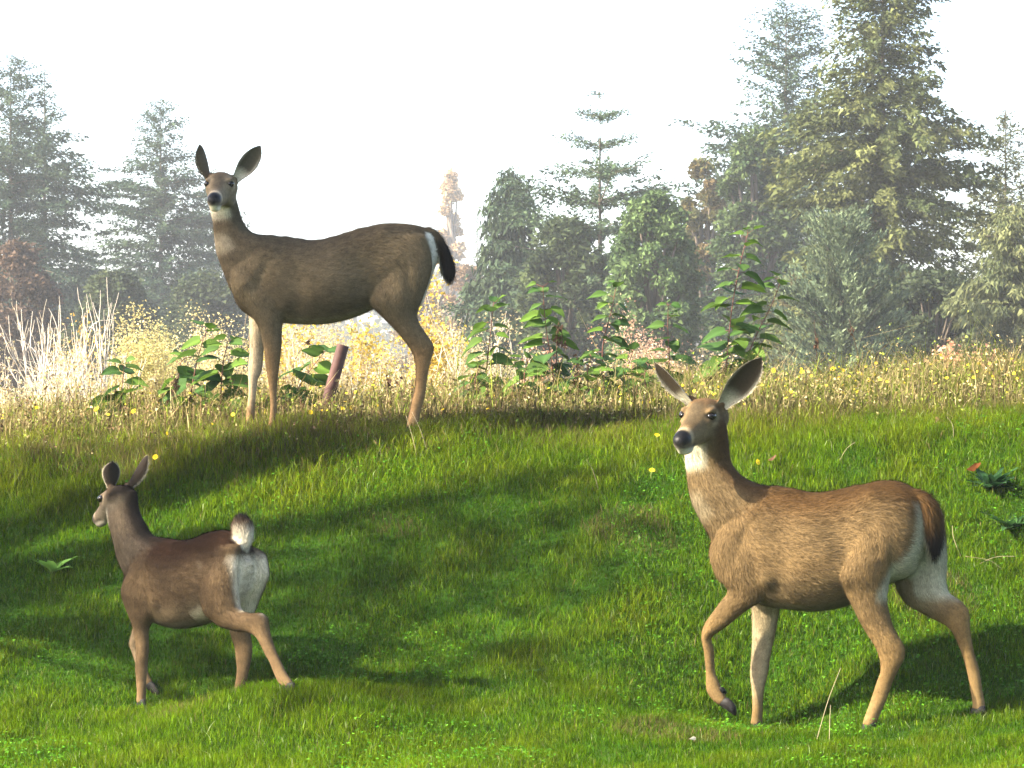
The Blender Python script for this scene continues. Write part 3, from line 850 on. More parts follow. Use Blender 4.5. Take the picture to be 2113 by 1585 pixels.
        off += len(v)
    me = make_mesh("body", np.vstack(AV) - bp, AQ, np.vstack(AC), extra={"wet": np.concatenate(AW)})
    body = link("body", me, M_coat, root)
    # fur: short fine hairs lying along the coat
    tri = np.vstack([quad[:, [0, 1, 2]], quad[:, [0, 2, 3]]])
    for v, fq, vn, c, ax in ear_s:
        o_ = len(V)
        V = np.vstack([V, v]); N = np.vstack([N, vn]); colr = np.vstack([colr, c]); flow = np.vstack([flow, np.tile(ax, (len(v), 1))])
        m2 = len(v) // 2
        fl = np.concatenate([fl, np.full(m2, .008), np.where(c[m2:].sum(1) > 0.6, .020, .010)])
        tri = np.vstack([tri, fq[:, [0, 1, 2]] + o_, fq[:, [0, 2, 3]] + o_])
    a = np.linalg.norm(np.cross(V[tri[:, 1]] - V[tri[:, 0]], V[tri[:, 2]] - V[tri[:, 0]]), axis=1) * (fl[tri].mean(1) > 0.003) / (fl[tri].mean(1) + 0.008)
    pick = np.searchsorted(np.cumsum(a) / a.sum(), rng.random(fur_n))
    b = rng.dirichlet([1, 1, 1], fur_n)
    def ip(X): return (X[tri[pick]] * b[..., None]).sum(1) if X.ndim > 1 else (X[tri[pick]] * b).sum(1)
    P, NN, FL, FW, CC = ip(V), unit(ip(N)), ip(fl), unit(ip(flow)), ip(colr)
    FW = FW + [0, 0, -0.25]
    FW = FW + rng.normal(0, 0.22, (fur_n, 3))
    FW = unit(FW - (FW * NN).sum(1, keepdims=True) * NN)
    ln = FL * rng.uniform(0.6, 1.25, fur_n)
    tilt = rng.uniform(0.14, 0.42, fur_n)[:, None]
    Dv = unit(FW * (1 - tilt) + NN * tilt)
    Sd = unit(np.cross(Dv, NN))
    wd = (0.0006 + 0.014 * ln)[:, None]
    root_p = P - NN * 0.0015
    tip = root_p + Dv * ln[:, None] - NN * (ln * 0.10)[:, None]
    HV = np.stack([root_p - Sd * wd, root_p + Sd * wd, tip], 1).reshape(-1, 3)
    HN = np.repeat(unit(NN + 0.25 * rng.normal(0, 1, (fur_n, 3))), 3, 0)
    br = np.exp(rng.normal(0, 0.22, fur_n))[:, None]
    grz = rng.random(fur_n)[:, None]
    hc = CC * br
    tipc = np.where(grz < 0.25, hc * 0.65, np.where(grz > 0.75, hc * 1.25, hc))
    HC = np.stack([hc * 0.9, hc * 0.9, tipc], 1).reshape(-1, 3)
    fur = link("fur", make_mesh("fur", HV - bp, [np.arange(len(HV)).reshape(-1, 3)], HC, normals=HN), M_fur, root)
    tag(fur, None, None, None, "stuff")
    # eyes
    for (lx, ly, lz), rr in eyes:
        c = hd.w(np.array([lx, ly, lz]))
        t = np.linspace(-0.99, 0.99, 12); q = np.sqrt(1 - t ** 2)
        X = hd.M / hd.sc
        C = c + np.outer(t * rr * 1.05, X[:, 0])
        e = Part(C, np.outer(q * rr * 0.85, X[:, 1]), np.outer(q * rr * 0.72, X[:, 2]), lambda tt, s1, c1, VV: np.zeros((len(VV), 3)), 0, 0, sides=20, cap=(0.05, 0.05))
        link("eye", make_mesh("eye", e.V - bp, e.faces), M_eye, root)
    for px, py, off_, rr in dew:
        c = D.pt(px, py, off_)
        t = np.linspace(-0.98, 0.98, 8); q = np.sqrt(1 - t ** 2)
        e = Part(c + np.outer(t * rr * 1.5, unit(np.array([.6, 0, -.8]))), np.outer(q * rr * 0.6, D.L), np.outer(q * rr, unit(np.array([.8, 0, .6]))), lambda tt, s1, c1, VV: np.zeros((len(VV), 3)), 0, 0, sides=12, cap=(0.05, 0.05))
        link("dewclaw", make_mesh("dewclaw", e.V - bp, e.faces), M_hoof, root)
    # cloven hooves: rows from ankle to toe, each hoof two toes on one object
    for rows, offs in hooves:
        Vh, Fh, o2 = [], [[], []], 0
        for sg in (-1, 1):
            rr = [(r[0], r[1], r[2], r[3], r[4] * 0.46, offs + sg * r[4] * 0.5) for r in rows]
            p = pair_part(D, rr, offs, lambda tt, s1, c1, VV: np.zeros((len(VV), 3)), 0, 0, m=4, sides=14, cap=(0.4, 0.6))
            Vh.append(p.V); Fh[0].append(p.faces[0] + o2); Fh[1].append(p.faces[1] + o2); o2 += len(p.V)
        link("hoof", make_mesh("hoof", np.vstack(Vh) - bp, [np.vstack(Fh[0]), np.vstack(Fh[1])]), M_hoof, root)
    return root

def ridge(p, q, of_, amp, sg, m=5):
    return [(p[0] + (q[0] - p[0]) * t, p[1] + (q[1] - p[1]) * t, of_, amp, sg) for t in np.linspace(0, 1, m)]

def colour_fns(pal):
    c = {k: np.array(v) for k, v in pal.items() if isinstance(v, tuple) and len(v) == 3}
    def lerp(a, b, k): return a * (1 - k[:, None]) + b * k[:, None]
    def torso(t, sn, cs, V):
        k = np.tile(c['side'], (len(V), 1))
        k = lerp(k, c['back'], sstep(*pal.get('saddle', (0.35, 0.9)), sn))
        k = lerp(k, c['low'], sstep(-0.25, -0.7, sn))
        return lerp(k, c['belly'], sstep(-0.80, -0.95, sn) * sstep(0.2, 0.3, t))
    def neck(t, sn, cs, V):
        k = np.tile(c['neck'], (len(V), 1))
        k = lerp(k, c['nape'], sstep(-0.3, -0.85, sn))
        bd = sn * pal['bibdir'][0] + cs * pal['bibdir'][1]
        k = lerp(k, c['white'], sstep(0.15, 0.5, bd) * sstep(pal['bib'][0], pal['bib'][0] - 0.08, t))
        return lerp(k, c['pale'], sstep(0.70, 0.92, bd) * sstep(pal['bib'][1], pal['bib'][1] + 0.08, t) * sstep(pal['bib'][2], pal['bib'][2] - 0.1, t) * 0.75)
    def leg(inner, upper='side', hind=False):
        def f(t, sn, cs, V):
            k = lerp(np.tile(c[upper], (len(V), 1)), c['leg'], sstep(0.32, 0.55, t))
            k = lerp(k, c['leg2'], sstep(0.6, 1.0, t) * 0.6)
            k = lerp(k, c['cream'], sstep(0.05, 0.55, cs * inner) * (sstep(0.46, 0.30, t) * pal.get('hindcream', 0.8) if hind else sstep(0.85, 0.6, t)) * pal.get('inner', 0.8))
            return k
        return f
    def tail(kind):
        def f(t, sn, cs, V):
            k = lerp(np.tile(c['back'], (len(V), 1)), c['black'], sstep(pal['tailk'][0], pal['tailk'][1], t))
            return lerp(k, c['white'], sstep(*pal['tailw'], sn) * (sstep(0.85, 0.40, t) if kind == 'up' else 1.0))
        return f
    return torso, neck, leg, tail

# ---- palettes (coat colours)
PA = dict(rslope=0.0, side=(0.1013, 0.0751, 0.0427), back=(0.0638, 0.0486, 0.0289), low=(0.0863, 0.0648, 0.0378), belly=(0.2251, 0.1876, 0.1157), neck=(0.1051, 0.0772, 0.0469), nape=(0.075, 0.0589, 0.0358),
          white=(0.558, 0.4928, 0.3772), pale=(0.36, 0.2904, 0.1968), cream=(0.414, 0.3256, 0.2132), leg=(0.1501, 0.092, 0.0427), leg2=(0.195, 0.1214, 0.0586), face=(0.1426, 0.1067, 0.0654),
          cheek=(0.1501, 0.1177, 0.0758), brow=(0.1201, 0.081, 0.0482), dark=(0.045, 0.0353, 0.0241), black=(0.006, 0.0055, 0.005), ear_back=(0.09, 0.0699, 0.0482), ear_in=(0.075, 0.0626, 0.0447), ear_rim=(0.05, 0.042, 0.035),
          rumpcol=(0.558, 0.5104, 0.41), rump=(0.45, 0.085, 1.62, 2.06, -0.2), bib=(0.44, 0.52, 0.80), bibdir=(0.72, 0.70), tailk=(0.12, 0.35), tailw=(0.75, 0.95), inner=0.75)
PB = dict(rslope=0.8, hindcream=0.35, side=(0.1089, 0.0715, 0.0325), back=(0.0638, 0.0347, 0.0127), low=(0.1048, 0.0735, 0.036), belly=(0.121, 0.1021, 0.0581), neck=(0.1048, 0.0715, 0.0342), nape=(0.0494, 0.0292, 0.0127),
          white=(0.3751, 0.3497, 0.2556), pale=(0.2534, 0.2028, 0.1234), cream=(0.294, 0.2382, 0.1454), leg=(0.1452, 0.0919, 0.0376), leg2=(0.1532, 0.1021, 0.0445), face=(0.1064, 0.0714, 0.0353),
          cheek=(0.1136, 0.0836, 0.0451), brow=(0.1064, 0.0626, 0.0282), dark=(0.0403, 0.0318, 0.0199), black=(0.008, 0.007, 0.0065), ear_back=(0.0806, 0.0572, 0.0308), ear_in=(0.0403, 0.0306, 0.0189), ear_rim=(0.55, 0.48, 0.38),
          rumpcol=(0.294, 0.2687, 0.1895), rump=(0.0, 0.118, 0.49, 0.885, -0.25), bib=(0.42, 0.52, 0.80), bibdir=(0.88, 0.48), tailk=(0.45, 0.72), tailw=(0.45, 0.70), inner=0.8)
PC_ = dict(saddle=(0.05, 0.75), rslope=0.0, chin=(0.22, 0.19, 0.14), crown=1.0, side=(0.0763, 0.05, 0.0263), back=(0.0241, 0.012, 0.0063), low=(0.0991, 0.0719, 0.0425), belly=(0.1297, 0.1079, 0.0728), neck=(0.0839, 0.0619, 0.0404), nape=(0.0126, 0.0096, 0.0073),
           white=(0.4389, 0.3906, 0.2957), pale=(0.2527, 0.1953, 0.1294), cream=(0.3059, 0.2213, 0.1294), leg=(0.1106, 0.0719, 0.0365), leg2=(0.1297, 0.0839, 0.0404), face=(0.0991, 0.074, 0.0485),
           cheek=(0.103, 0.0819, 0.0566), brow=(0.0763, 0.0519, 0.0324), dark=(0.0229, 0.018, 0.0121), black=(0.010, 0.009, 0.008), ear_back=(0.021, 0.016, 0.0121), ear_in=(0.1144, 0.0999, 0.0728), ear_rim=(0.40, 0.34, 0.25),
           rumpcol=(0.52, 0.44, 0.31), rump=(0.12, 0.098, 0.40, 0.68, -0.08), bib=(0.33, 0.42, 0.85), bibdir=(0.85, -0.50), tailk=(0.85, 1.0), tailw=(0.60, 0.15), inner=0.5)

# ---- the deer on the crest, broadside, head turned to the viewer
tor, nek, leg_, tal = colour_fns(PA)
hA = Head(DA.pt(452.3, 378, 0.155), (-0.05, -1.0, -0.10), (0.0, -0.1, 1), 1.10)
parts = [
    pair_part(DA, [(477, 556, 481, 602, .042), (492, 518, 493, 634, .085), (525, 486, 530, 661, .112), (560, 487, 562, 665, .132), (600, 491, 602, 668, .152), (650, 496, 652, 670, .172),
                   (700, 486, 700, 664, .176), (745, 472, 745, 650, .168), (785, 462, 780, 634, .155), (825, 461, 815, 628, .150), (860, 465, 848, 640, .140), (882, 473, 864, 635, .115),
                   (894, 490, 880, 600, .085), (899, 510, 894, 560, .04)], 0, tor, [.018, .022, .024, .024, .026], 1.0, egg=0.10, sides=44, rump=2),
    pair_part(DA, [(438, 395, 478, 372, .046, .05), (435, 415, 485, 398, .050, .035), (434, 434, 493, 430, .054, .015), (439, 457, 500, 453, .057), (442, 487, 517, 477, .064), (446, 520, 545, 486, .075), (457, 552, 575, 490, .085), (474, 596, 600, 500, .085)],
              0, nek, [.014, .02, .022], 0.9, sides=36),
    pair_part(DA, [(790, 492, 884, 490, .045, .06), (768, 560, 892, 552, .070, .08), (764, 622, 874, 612, .074), (788, 652, 862, 643, .056), (812, 676, 866, 668, .042), (836, 704, 888, 700, .032), (851, 727, 896, 717, .027),
                   (858, 748, 890, 743, .023), (859, 770, 884, 768, .020), (857, 800, 880, 801, .019), (851, 824, 875, 827, .022), (846, 848, 868, 850, .020), (840, 872, 866, 873, .023), (837, 884, 866, 884, .024)], .09, leg_(-1, hind=True), [.02, .02, .014, .009, .008], [1, .9, .6, .45, .4, .35, .35], rump=1),
    pair_part(DA, [(785, 490, 880, 490, .055), (765, 560, 888, 552, .075), (762, 622, 870, 612, .074), (786, 652, 860, 643, .056), (810, 676, 864, 668, .042), (834, 704, 886, 700, .032), (849, 727, 892, 717, .027),
                   (856, 748, 886, 743, .023), (857, 770, 881, 768, .020), (855, 800, 877, 801, .019), (849, 824, 872, 827, .022), (844, 848, 866, 850, .020), (838, 872, 864, 873, .023), (835, 884, 864, 884, .024)], -.09, leg_(1, hind=True), [.02, .02, .014, .009, .008], [1, .9, .6, .45, .4, .35, .35], rump=1),
    pair_part(DA, [(505, 528, 565, 518, .022, .06), (478, 560, 582, 545, .042, .062), (482, 610, 592, 600, .056), (515, 648, 590, 645, .050), (533, 676, 583, 669, .042), (544, 716, 581, 720, .032), (547, 748, 577, 754, .027), (551, 772, 574, 778, .025),
                   (554, 795, 572, 797, .019), (557, 825, 571, 828, .017), (557, 848, 572, 851, .020), (555, 866, 571, 868, .020), (551, 880, 570, 882, .023)], .075, leg_(-1), [.02, .02, .014, .009, .007], [1, 1, .7, .45, .4, .35, .35]),
    pair_part(DA, [(495, 560, 580, 545, .048), (490, 610, 575, 605, .052), (512, 650, 566, 650, .045), (514, 690, 549, 690, .036), (515, 726, 544, 726, .030), (512, 756, 541, 762, .027), (512, 782, 532, 786, .023),
                   (512, 815, 529, 815, .018), (509, 845, 526, 849, .020), (507, 864, 524, 867, .020), (503, 880, 524, 883, .023)], -.075, leg_(1), [.02, .02, .014, .009, .007], [1, 1, .7, .45, .4, .35, .35]),
    pair_part(DA, [(868, 486, 884, 468, .030), (890, 488, 903, 478, .026), (900, 508, 920, 502, .030), (905, 530, 932, 528, .034), (908, 553, 939, 552, .036), (913, 570, 939, 568, .030), (921, 579, 934, 577, .016)], 0, tal('down'), .04, 0.5),
] + head_parts(hA, PA)
def hoofrow(px1, px2, y0, y1, w=.025):
    return [(px1 + 2, y0 - 4, px2, y0 - 4, w * 0.85), (px1 - 2, y0 + 4, px2 + 1, y0 + 4, w), (px1 - 6, y1, px2 + 1, y1, w * 1.05)]
earsA = [(hA.w((0.035, -0.048, 0.026)), at(412, 299, 13.08), unit(np.array([1.0, 0.30, 0.1])), unit(np.array([-0.80, 0.50, 0.1])), 0.040),
         (hA.w((0.030, 0.054, 0.022)), at(537, 301, 13.10), unit(np.array([0.55, -0.25, 0.75])), unit(np.array([0.15, -0.95, -0.30])), 0.042)]
build_deer("deer", "dark grey brown doe standing broadside on the weedy crest, facing the viewer, black tail hanging", DA, parts, hA, earsA,
           [((0.116, s * 0.0465, 0.007), 0.0215) for s in (-1, 1)],
           [(hoofrow(551, 570, 882, 890), .075), (hoofrow(503, 524, 883, 890), -.075), (hoofrow(837, 866, 884, 891), .09), (hoofrow(835, 864, 884, 890), -.09)],
           0.0068, 150000, 101, (FEET[0] + FEET[2]) / 2, PA,
           relief=[(790, 478, .10, .012, .03), (742, 545, .17, -.024, .06), (752, 595, .165, -.014, .04), (612, 580, .15, -.015, .05), (606, 635, .14, -.014, .04), (490, 590, .11, .008, .03), (588, 632, .13, .012, .026),
                   (766, 618, .16, .010, .028), (660, 640, .14, -.008, .05)] + ridge((560, 510), (505, 585), .115, .007, .02) + ridge((545, 530), (530, 600), .13, -.006, .02) + ridge((838, 560), (856, 640), .16, -.007, .02) + ridge((560, 490), (740, 478), .02, .005, .02, 7))

# ---- the sunlit deer walking on the bank, one foreleg lifted
tor, nek, leg_, tal = colour_fns(PB)
hB = Head(DB.pt(1440.5, 855, 0.10), (-0.42, -0.90, -0.12), (0.02, -0.05, 1), 1.18)
parts = [
    pair_part(DB, [(1478, 1108, 1481, 1165, .05), (1500, 1062, 1504, 1204, .09), (1535, 1014, 1540, 1234, .118), (1580, 1003, 1585, 1251, .142), (1630, 1010, 1635, 1258, .160), (1680, 1018, 1685, 1261, .172),
                   (1730, 1013, 1735, 1254, .172), (1775, 1002, 1775, 1238, .158), (1815, 992, 1813, 1214, .148), (1852, 993, 1846, 1200, .142), (1880, 1005, 1870, 1192, .130), (1898, 1022, 1888, 1178, .108),
                   (1909, 1052, 1902, 1150, .075), (1914, 1085, 1911, 1125, .03)], 0, tor, [.018, .022, .024, .024, .026], 1.0, egg=0.10, sides=44, rump=2),
    pair_part(DB, [(1424, 900, 1486, 846, .048, .04), (1417, 918, 1498, 880, .052, .03), (1414, 938, 1503, 918, .055, .015), (1417, 966, 1508, 954, .058), (1421, 1003, 1530, 982, .066), (1430, 1040, 1560, 997, .078), (1449, 1078, 1592, 1004, .088), (1468, 1112, 1618, 1012, .095), (1490, 1160, 1640, 1060, .10)],
              0, nek, [.014, .02, .022], 0.9, sides=36),
    pair_part(DB, [(1775, 1050, 1880, 1040, .045, .06), (1742, 1110, 1868, 1100, .068, .088), (1730, 1175, 1841, 1170, .074), (1745, 1220, 1831, 1216, .056), (1760, 1252, 1831, 1250, .046), (1781, 1295, 1842, 1286, .037), (1805, 1333, 1863, 1327, .030),
                   (1815, 1360, 1867, 1354, .027), (1817, 1384, 1854, 1383, .023), (1808, 1410, 1842, 1408, .020), (1795, 1450, 1829, 1446, .020), (1786, 1474, 1816, 1474, .022), (1780, 1494, 1808, 1495, .025)], .10, leg_(-1, hind=True), [.02, .02, .014, .009, .008], [1, .9, .6, .45, .4, .35, .35], rump=1),
    pair_part(DB, [(1850, 1060, 1946, 1062, .055), (1842, 1120, 1952, 1120, .070), (1842, 1185, 1953, 1168, .068), (1863, 1238, 1951, 1196, .055), (1895, 1261, 1958, 1223, .045), (1928, 1279, 1982, 1240, .036), (1954, 1293, 1999, 1262, .030),
                   (1970, 1314, 2001, 1294, .026), (1986, 1354, 2009, 1342, .021), (1996, 1392, 2021, 1384, .019), (2004, 1434, 2028, 1430, .020), (2007, 1450, 2032, 1450, .022), (2006, 1462, 2033, 1462, .024)], -.10, leg_(1, hind=True), [.02, .02, .014, .009, .008], [1, .9, .6, .45, .4, .35, .35], rump=1),
    pair_part(DB, [(1530, 1045, 1580, 1035, .022, .055), (1490, 1085, 1592, 1070, .040, .066), (1466, 1135, 1602, 1130, .056), (1477, 1186, 1596, 1198, .055), (1502, 1217, 1572, 1238, .044), (1481, 1250, 1536, 1263, .035), (1457, 1284, 1503, 1290, .030), (1449, 1307, 1473, 1311, .026), (1450, 1326, 1467, 1321, .024),
                   (1454, 1353, 1473, 1345, .020), (1457, 1392, 1475, 1384, .019), (1458, 1424, 1484, 1408, .022), (1470, 1444, 1493, 1428, .021), (1484, 1455, 1499, 1440, .021)], .085, leg_(-1), [.02, .02, .014, .009, .007], [1, 1, .7, .45, .4, .35, .35]),
    pair_part(DB, [(1530, 1140, 1610, 1140, .048), (1530, 1195, 1614, 1195, .050), (1546, 1235, 1612, 1235, .045), (1552, 1262, 1607, 1262, .040), (1553, 1301, 1601, 1299, .034), (1551, 1351, 1590, 1352, .029), (1548, 1390, 1584, 1392, .027), (1551, 1420, 1577, 1420, .022),
                   (1553, 1458, 1574, 1455, .020), (1551, 1480, 1573, 1480, .022), (1549, 1494, 1573, 1494, .024)], -.075, leg_(1), [.02, .02, .014, .009, .007], [1, 1, .7, .45, .4, .35, .35]),
    pair_part(DB, [(1878, 1030, 1892, 1008, .032), (1893, 1034, 1916, 1020, .038), (1900, 1058, 1938, 1046, .044), (1905, 1092, 1944, 1088, .046), (1912, 1122, 1943, 1120, .040), (1920, 1146, 1936, 1145, .022)], 0, tal('down'), .045, 0.5),
] + head_parts(hB, PB)
earsB = [(hB.w((0.035, -0.046, 0.032)), DB.pt(1352, 748, 0.10), unit(np.array([0.55, 0.2, 0.75])), unit(np.array([-0.70, -0.60, -0.30])), 0.036),
         (hB.w((0.030, 0.050, 0.032)), DB.pt(1571, 738, 0.06), unit(np.array([0.62, 0.0, 0.70])), unit(np.array([0.10, -0.97, -0.10])), 0.050)]
build_deer("deer", "sunlit tawny doe walking on the bank with one foreleg lifted and head turned", DB, parts, hB, earsB,
           [((0.116, s * 0.0465, 0.007), 0.0220) for s in (-1, 1)],
           [([(1485, 1456, 1499, 1439, .022), (1492, 1460, 1508, 1444, .025), (1506, 1470, 1518, 1458, .022), (1516, 1477, 1520, 1472, .010)], .085),
            (hoofrow(1549, 1573, 1494, 1504), -.075), (hoofrow(1780, 1807, 1495, 1505), .10), (hoofrow(2006, 2033, 1462, 1472), -.10)],
           0.0062, 200000, 102, (FEET[4] + FEET[6]) / 2, PB, dew=[(1491, 1424, .100, .0095), (1493, 1427, .072, .0095)],
           relief=[(1797, 1022, .10, .012, .028), (1722, 1085, .165, -.022, .055), (1735, 1135, .165, -.012, .035), (1612, 1105, .145, -.014, .045), (1617, 1165, .15, -.014, .04), (1478, 1152, .13, .008, .03), (1578, 1198, .135, .012, .024),
                   (1742, 1192, .165, .010, .028), (1604, 1212, .13, -.010, .028)] + ridge((1566, 1040), (1500, 1130), .115, .006, .018) + ridge((1545, 1060), (1520, 1150), .135, -.006, .018) + ridge((1800, 1110), (1836, 1225), .165, -.007, .018)
                  + ridge((1836, 1290), (1850, 1318), .10, -.006, .012, 3) + ridge((1600, 1008), (1760, 1008), .02, .005, .02, 7))

# ---- the fawn, seen from behind at an angle, tail up
tor, nek, leg_, tal = colour_fns(PC_)
hC = Head(DC.pt(226, 1028, 0.0) + np.array([0, 0.03, 0]), (-0.62, 0.76, -0.30), (0.0, 0.0, 1), 0.80)
parts = [
    pair_part(DC, [(268, 1172, 270, 1225, .035), (285, 1136, 287, 1260, .062), (308, 1110, 312, 1280, .082), (340, 1110, 342, 1292, .100), (370, 1115, 372, 1297, .112), (400, 1111, 400, 1294, .116), (430, 1099, 428, 1286, .113),
                   (458, 1094, 455, 1272, .108), (482, 1099, 478, 1255, .100), (499, 1113, 494, 1240, .088), (509, 1136, 506, 1220, .062), (513, 1158, 511, 1195, .03)], 0, tor, [.014, .018, .02, .02, .022], 1.0, egg=0.08, sides=40, rump=2),
    pair_part(DC, [(224, 1052, 280, 1014, .038), (224, 1068, 282, 1036, .040), (228, 1086, 286, 1058, .042), (233, 1102, 297, 1080, .045), (240, 1128, 311, 1103, .051), (246, 1154, 334, 1111, .058), (259, 1182, 354, 1116, .064), (276, 1215, 370, 1150, .07)],
              0, nek, [.012, .016, .018], 0.85, sides=32),
    pair_part(DC, [(436, 1140, 494, 1128, .032, .045), (422, 1190, 488, 1180, .050, .066), (420, 1245, 488, 1228, .052), (448, 1288, 496, 1258, .042), (484, 1302, 518, 1265, .032), (511, 1306, 538, 1264, .027), (527, 1313, 550, 1276, .025),
                   (538, 1328, 556, 1306, .021), (547, 1348, 566, 1336, .018), (557, 1366, 578, 1363, .016), (566, 1388, 590, 1388, .017), (574, 1406, 601, 1404, .018), (582, 1415, 606, 1413, .018)], .078, leg_(-1, hind=True), [.016, .016, .012, .008, .006], [1, .9, .6, .45, .4, .35, .35], rump=1),
    pair_part(DC, [(490, 1130, 548, 1150, .038), (488, 1190, 551, 1190, .050), (482, 1238, 532, 1235, .046), (476, 1280, 518, 1276, .036), (478, 1308, 514, 1305, .028), (486, 1335, 519, 1336, .023), (488, 1358, 517, 1362, .020),
                   (490, 1378, 513, 1383, .017), (488, 1400, 508, 1406, .016), (485, 1422, 502, 1425, .018), (484, 1432, 501, 1432, .019)], -.078, leg_(1, hind=True), [.016, .016, .012, .008, .006], [1, .9, .6, .45, .4, .35, .35], rump=1),
    pair_part(DC, [(288, 1142, 325, 1132, .020, .038), (266, 1180, 330, 1165, .032, .052), (253, 1222, 334, 1218, .042), (263, 1256, 324, 1260, .038), (274, 1284, 308, 1287, .030), (278, 1302, 304, 1302, .025), (283, 1345, 305, 1340, .020), (281, 1376, 303, 1370, .0195),
                   (282, 1402, 301, 1400, .016), (284, 1422, 300, 1422, .016), (284, 1437, 299, 1437, .017), (284, 1448, 300, 1448, .019)], .062, leg_(-1), [.016, .016, .012, .008, .006], [1, 1, .7, .45, .4, .35, .35]),
    pair_part(DC, [(285, 1210, 335, 1205, .034), (282, 1262, 318, 1268, .030), (276, 1298, 302, 1306, .023), (269, 1325, 287, 1332, .020), (275, 1349, 289, 1343, .017), (283, 1376, 297, 1368, .0145), (293, 1402, 308, 1395, .0145), (301, 1414, 314, 1406, .015)], -.05, leg_(1), [.016, .016, .012, .008, .006], [1, 1, .7, .45, .4, .35, .35]),
    pair_part(DC, [(485, 1140, 508, 1142, .020), (481, 1122, 517, 1120, .028), (480, 1104, 520, 1102, .032), (480, 1084, 519, 1084, .032), (486, 1069, 511, 1069, .022)], 0, tal('up'), .024, 0.5),
] + head_parts(hC, PC_)
earsC = [(hC.w((0.030, 0.040, 0.034)), DC.pt(232, 953, 0.03), unit(np.array([0.75, -0.55, 0.1])), unit(np.array([-0.30, 0.95, 0.1])), 0.035),
         (hC.w((0.025, -0.042, 0.032)), DC.pt(304, 941, -0.03), unit(np.array([0.62, -0.35, -0.55])), unit(np.array([0.55, 0.75, -0.3])), 0.033)]
build_deer("fawn", "dark brown fawn on the shaded lawn seen from behind with its white tail raised", DC, parts, hC, earsC,
           [((0.116, s * 0.0485, 0.008), 0.0195) for s in (-1, 1)],
           [([(301, 1416, 314, 1406, .016), (307, 1428, 321, 1414, .019), (316, 1438, 329, 1428, .018), (325, 1441, 330, 1436, .01)], -.05),
            (hoofrow(284, 300, 1448, 1456, .019), .062), (hoofrow(584, 608, 1414, 1424, .018), .078), (hoofrow(484, 501, 1432, 1439, .019), -.078)],
           0.0053, 120000, 103, FEET[7:10].mean(0), PC_,
           relief=[(468, 1112, .075, .009, .022), (412, 1170, .115, -.016, .04), (330, 1200, .10, -.010, .032), (334, 1250, .10, -.006, .034), (258, 1215, .09, .006, .022), (318, 1245, .10, .008, .018), (424, 1262, .115, .008, .022)]
                  + ridge((318, 1128), (275, 1195), .085, .005, .015) + ridge((455, 1170), (478, 1235), .125, -.006, .015) + [(505, 1150, .0, -.010, .012), (512, 1175, .0, -.010, .012)])

# ------------------------------------------------------------------ grass, weeds, small plants
def blades(P, h, w, az, lean, curl, c_base, c_tip, upn=0.65):
    """curved blades: 5 corners, 3 triangles each"""
    n = len(P)
    dirv = np.stack([np.cos(az), np.sin(az), np.zeros(n)], 1)
    sd = np.stack([-np.sin(az), np.cos(az), np.zeros(n)], 1)
    up = np.array([0, 0, 1.0])
    m = P + up * (h * 0.55)[:, None] + dirv * (h * 0.55 * lean)[:, None]
    t = P + up * (h * (1 - 0.35 * curl))[:, None] + dirv * (h * (lean + curl * 0.75))[:, None]
    W_ = w[:, None]
    V = np.stack([P - sd * W_ * 0.5, P + sd * W_ * 0.5, m - sd * W_ * 0.42, m + sd * W_ * 0.42, t], 1).reshape(-1, 3)
    k = (np.arange(n) * 5)[:, None]
    T = np.concatenate([k + np.array([[0, 1, 3]]), k + np.array([[0, 3, 2]]), k + np.array([[2, 3, 4]])])
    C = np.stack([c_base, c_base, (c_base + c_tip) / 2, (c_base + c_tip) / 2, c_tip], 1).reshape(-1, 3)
    fnrm = unit(np.cross(sd, t - P))
    fnrm *= np.where(fnrm[:, 2:3] < 0, -1, 1)
    Nn = np.repeat(unit(up * upn + fnrm * (1 - upn) + R.normal(0, 0.12, (n, 3))), 5, 0)
    return V, T, C, Nn

def weed_edge(x):
    return 13.12 + 0.10 * vnoise(x, x * 0.3, 8, 5, 2.5) + 0.07 * vnoise(x, x * 0.2, 9, 6, 14.0) + 0.16 * np.clip(x, -1, 3)

def frame_pts(n, y0, y1, pad=0.25):
    y = R.uniform(y0, y1, n * 2)
    k = R.random(n * 2) < y / y1
    y = y[k][:n]
    wide = 0.12 + 1.9 * np.maximum(R.random(len(y)) - 0.55, 0) / 0.45           # the carpet thins out gradually past the frame
    x = R.uniform(-1, 1, len(y)) * (0.1764 * y + wide)
    return x, y

def short_blades(P, h, w, az, lean, c, upn=0.4):
    """one narrow triangle per blade, for the close turf"""
    n = len(P)
    sd = np.stack([-np.sin(az), np.cos(az), np.zeros(n)], 1)
    t = P + np.stack([np.cos(az) * h * lean, np.sin(az) * h * lean, h], 1)
    V = np.stack([P - sd * w[:, None] * .5, P + sd * w[:, None] * .5, t], 1).reshape(-1, 3)
    fn = unit(np.cross(sd, t - P)); fn *= np.where(fn[:, 2:3] < 0, -1, 1)
    N_ = np.repeat(unit(np.array([0, 0, 1.0]) * upn + fn * (1 - upn) + R.normal(0, .18, (n, 3))), 3, 0)
    return V, np.arange(3 * n).reshape(-1, 3), np.stack([c * .6, c * .6, c], 1).reshape(-1, 3), N_

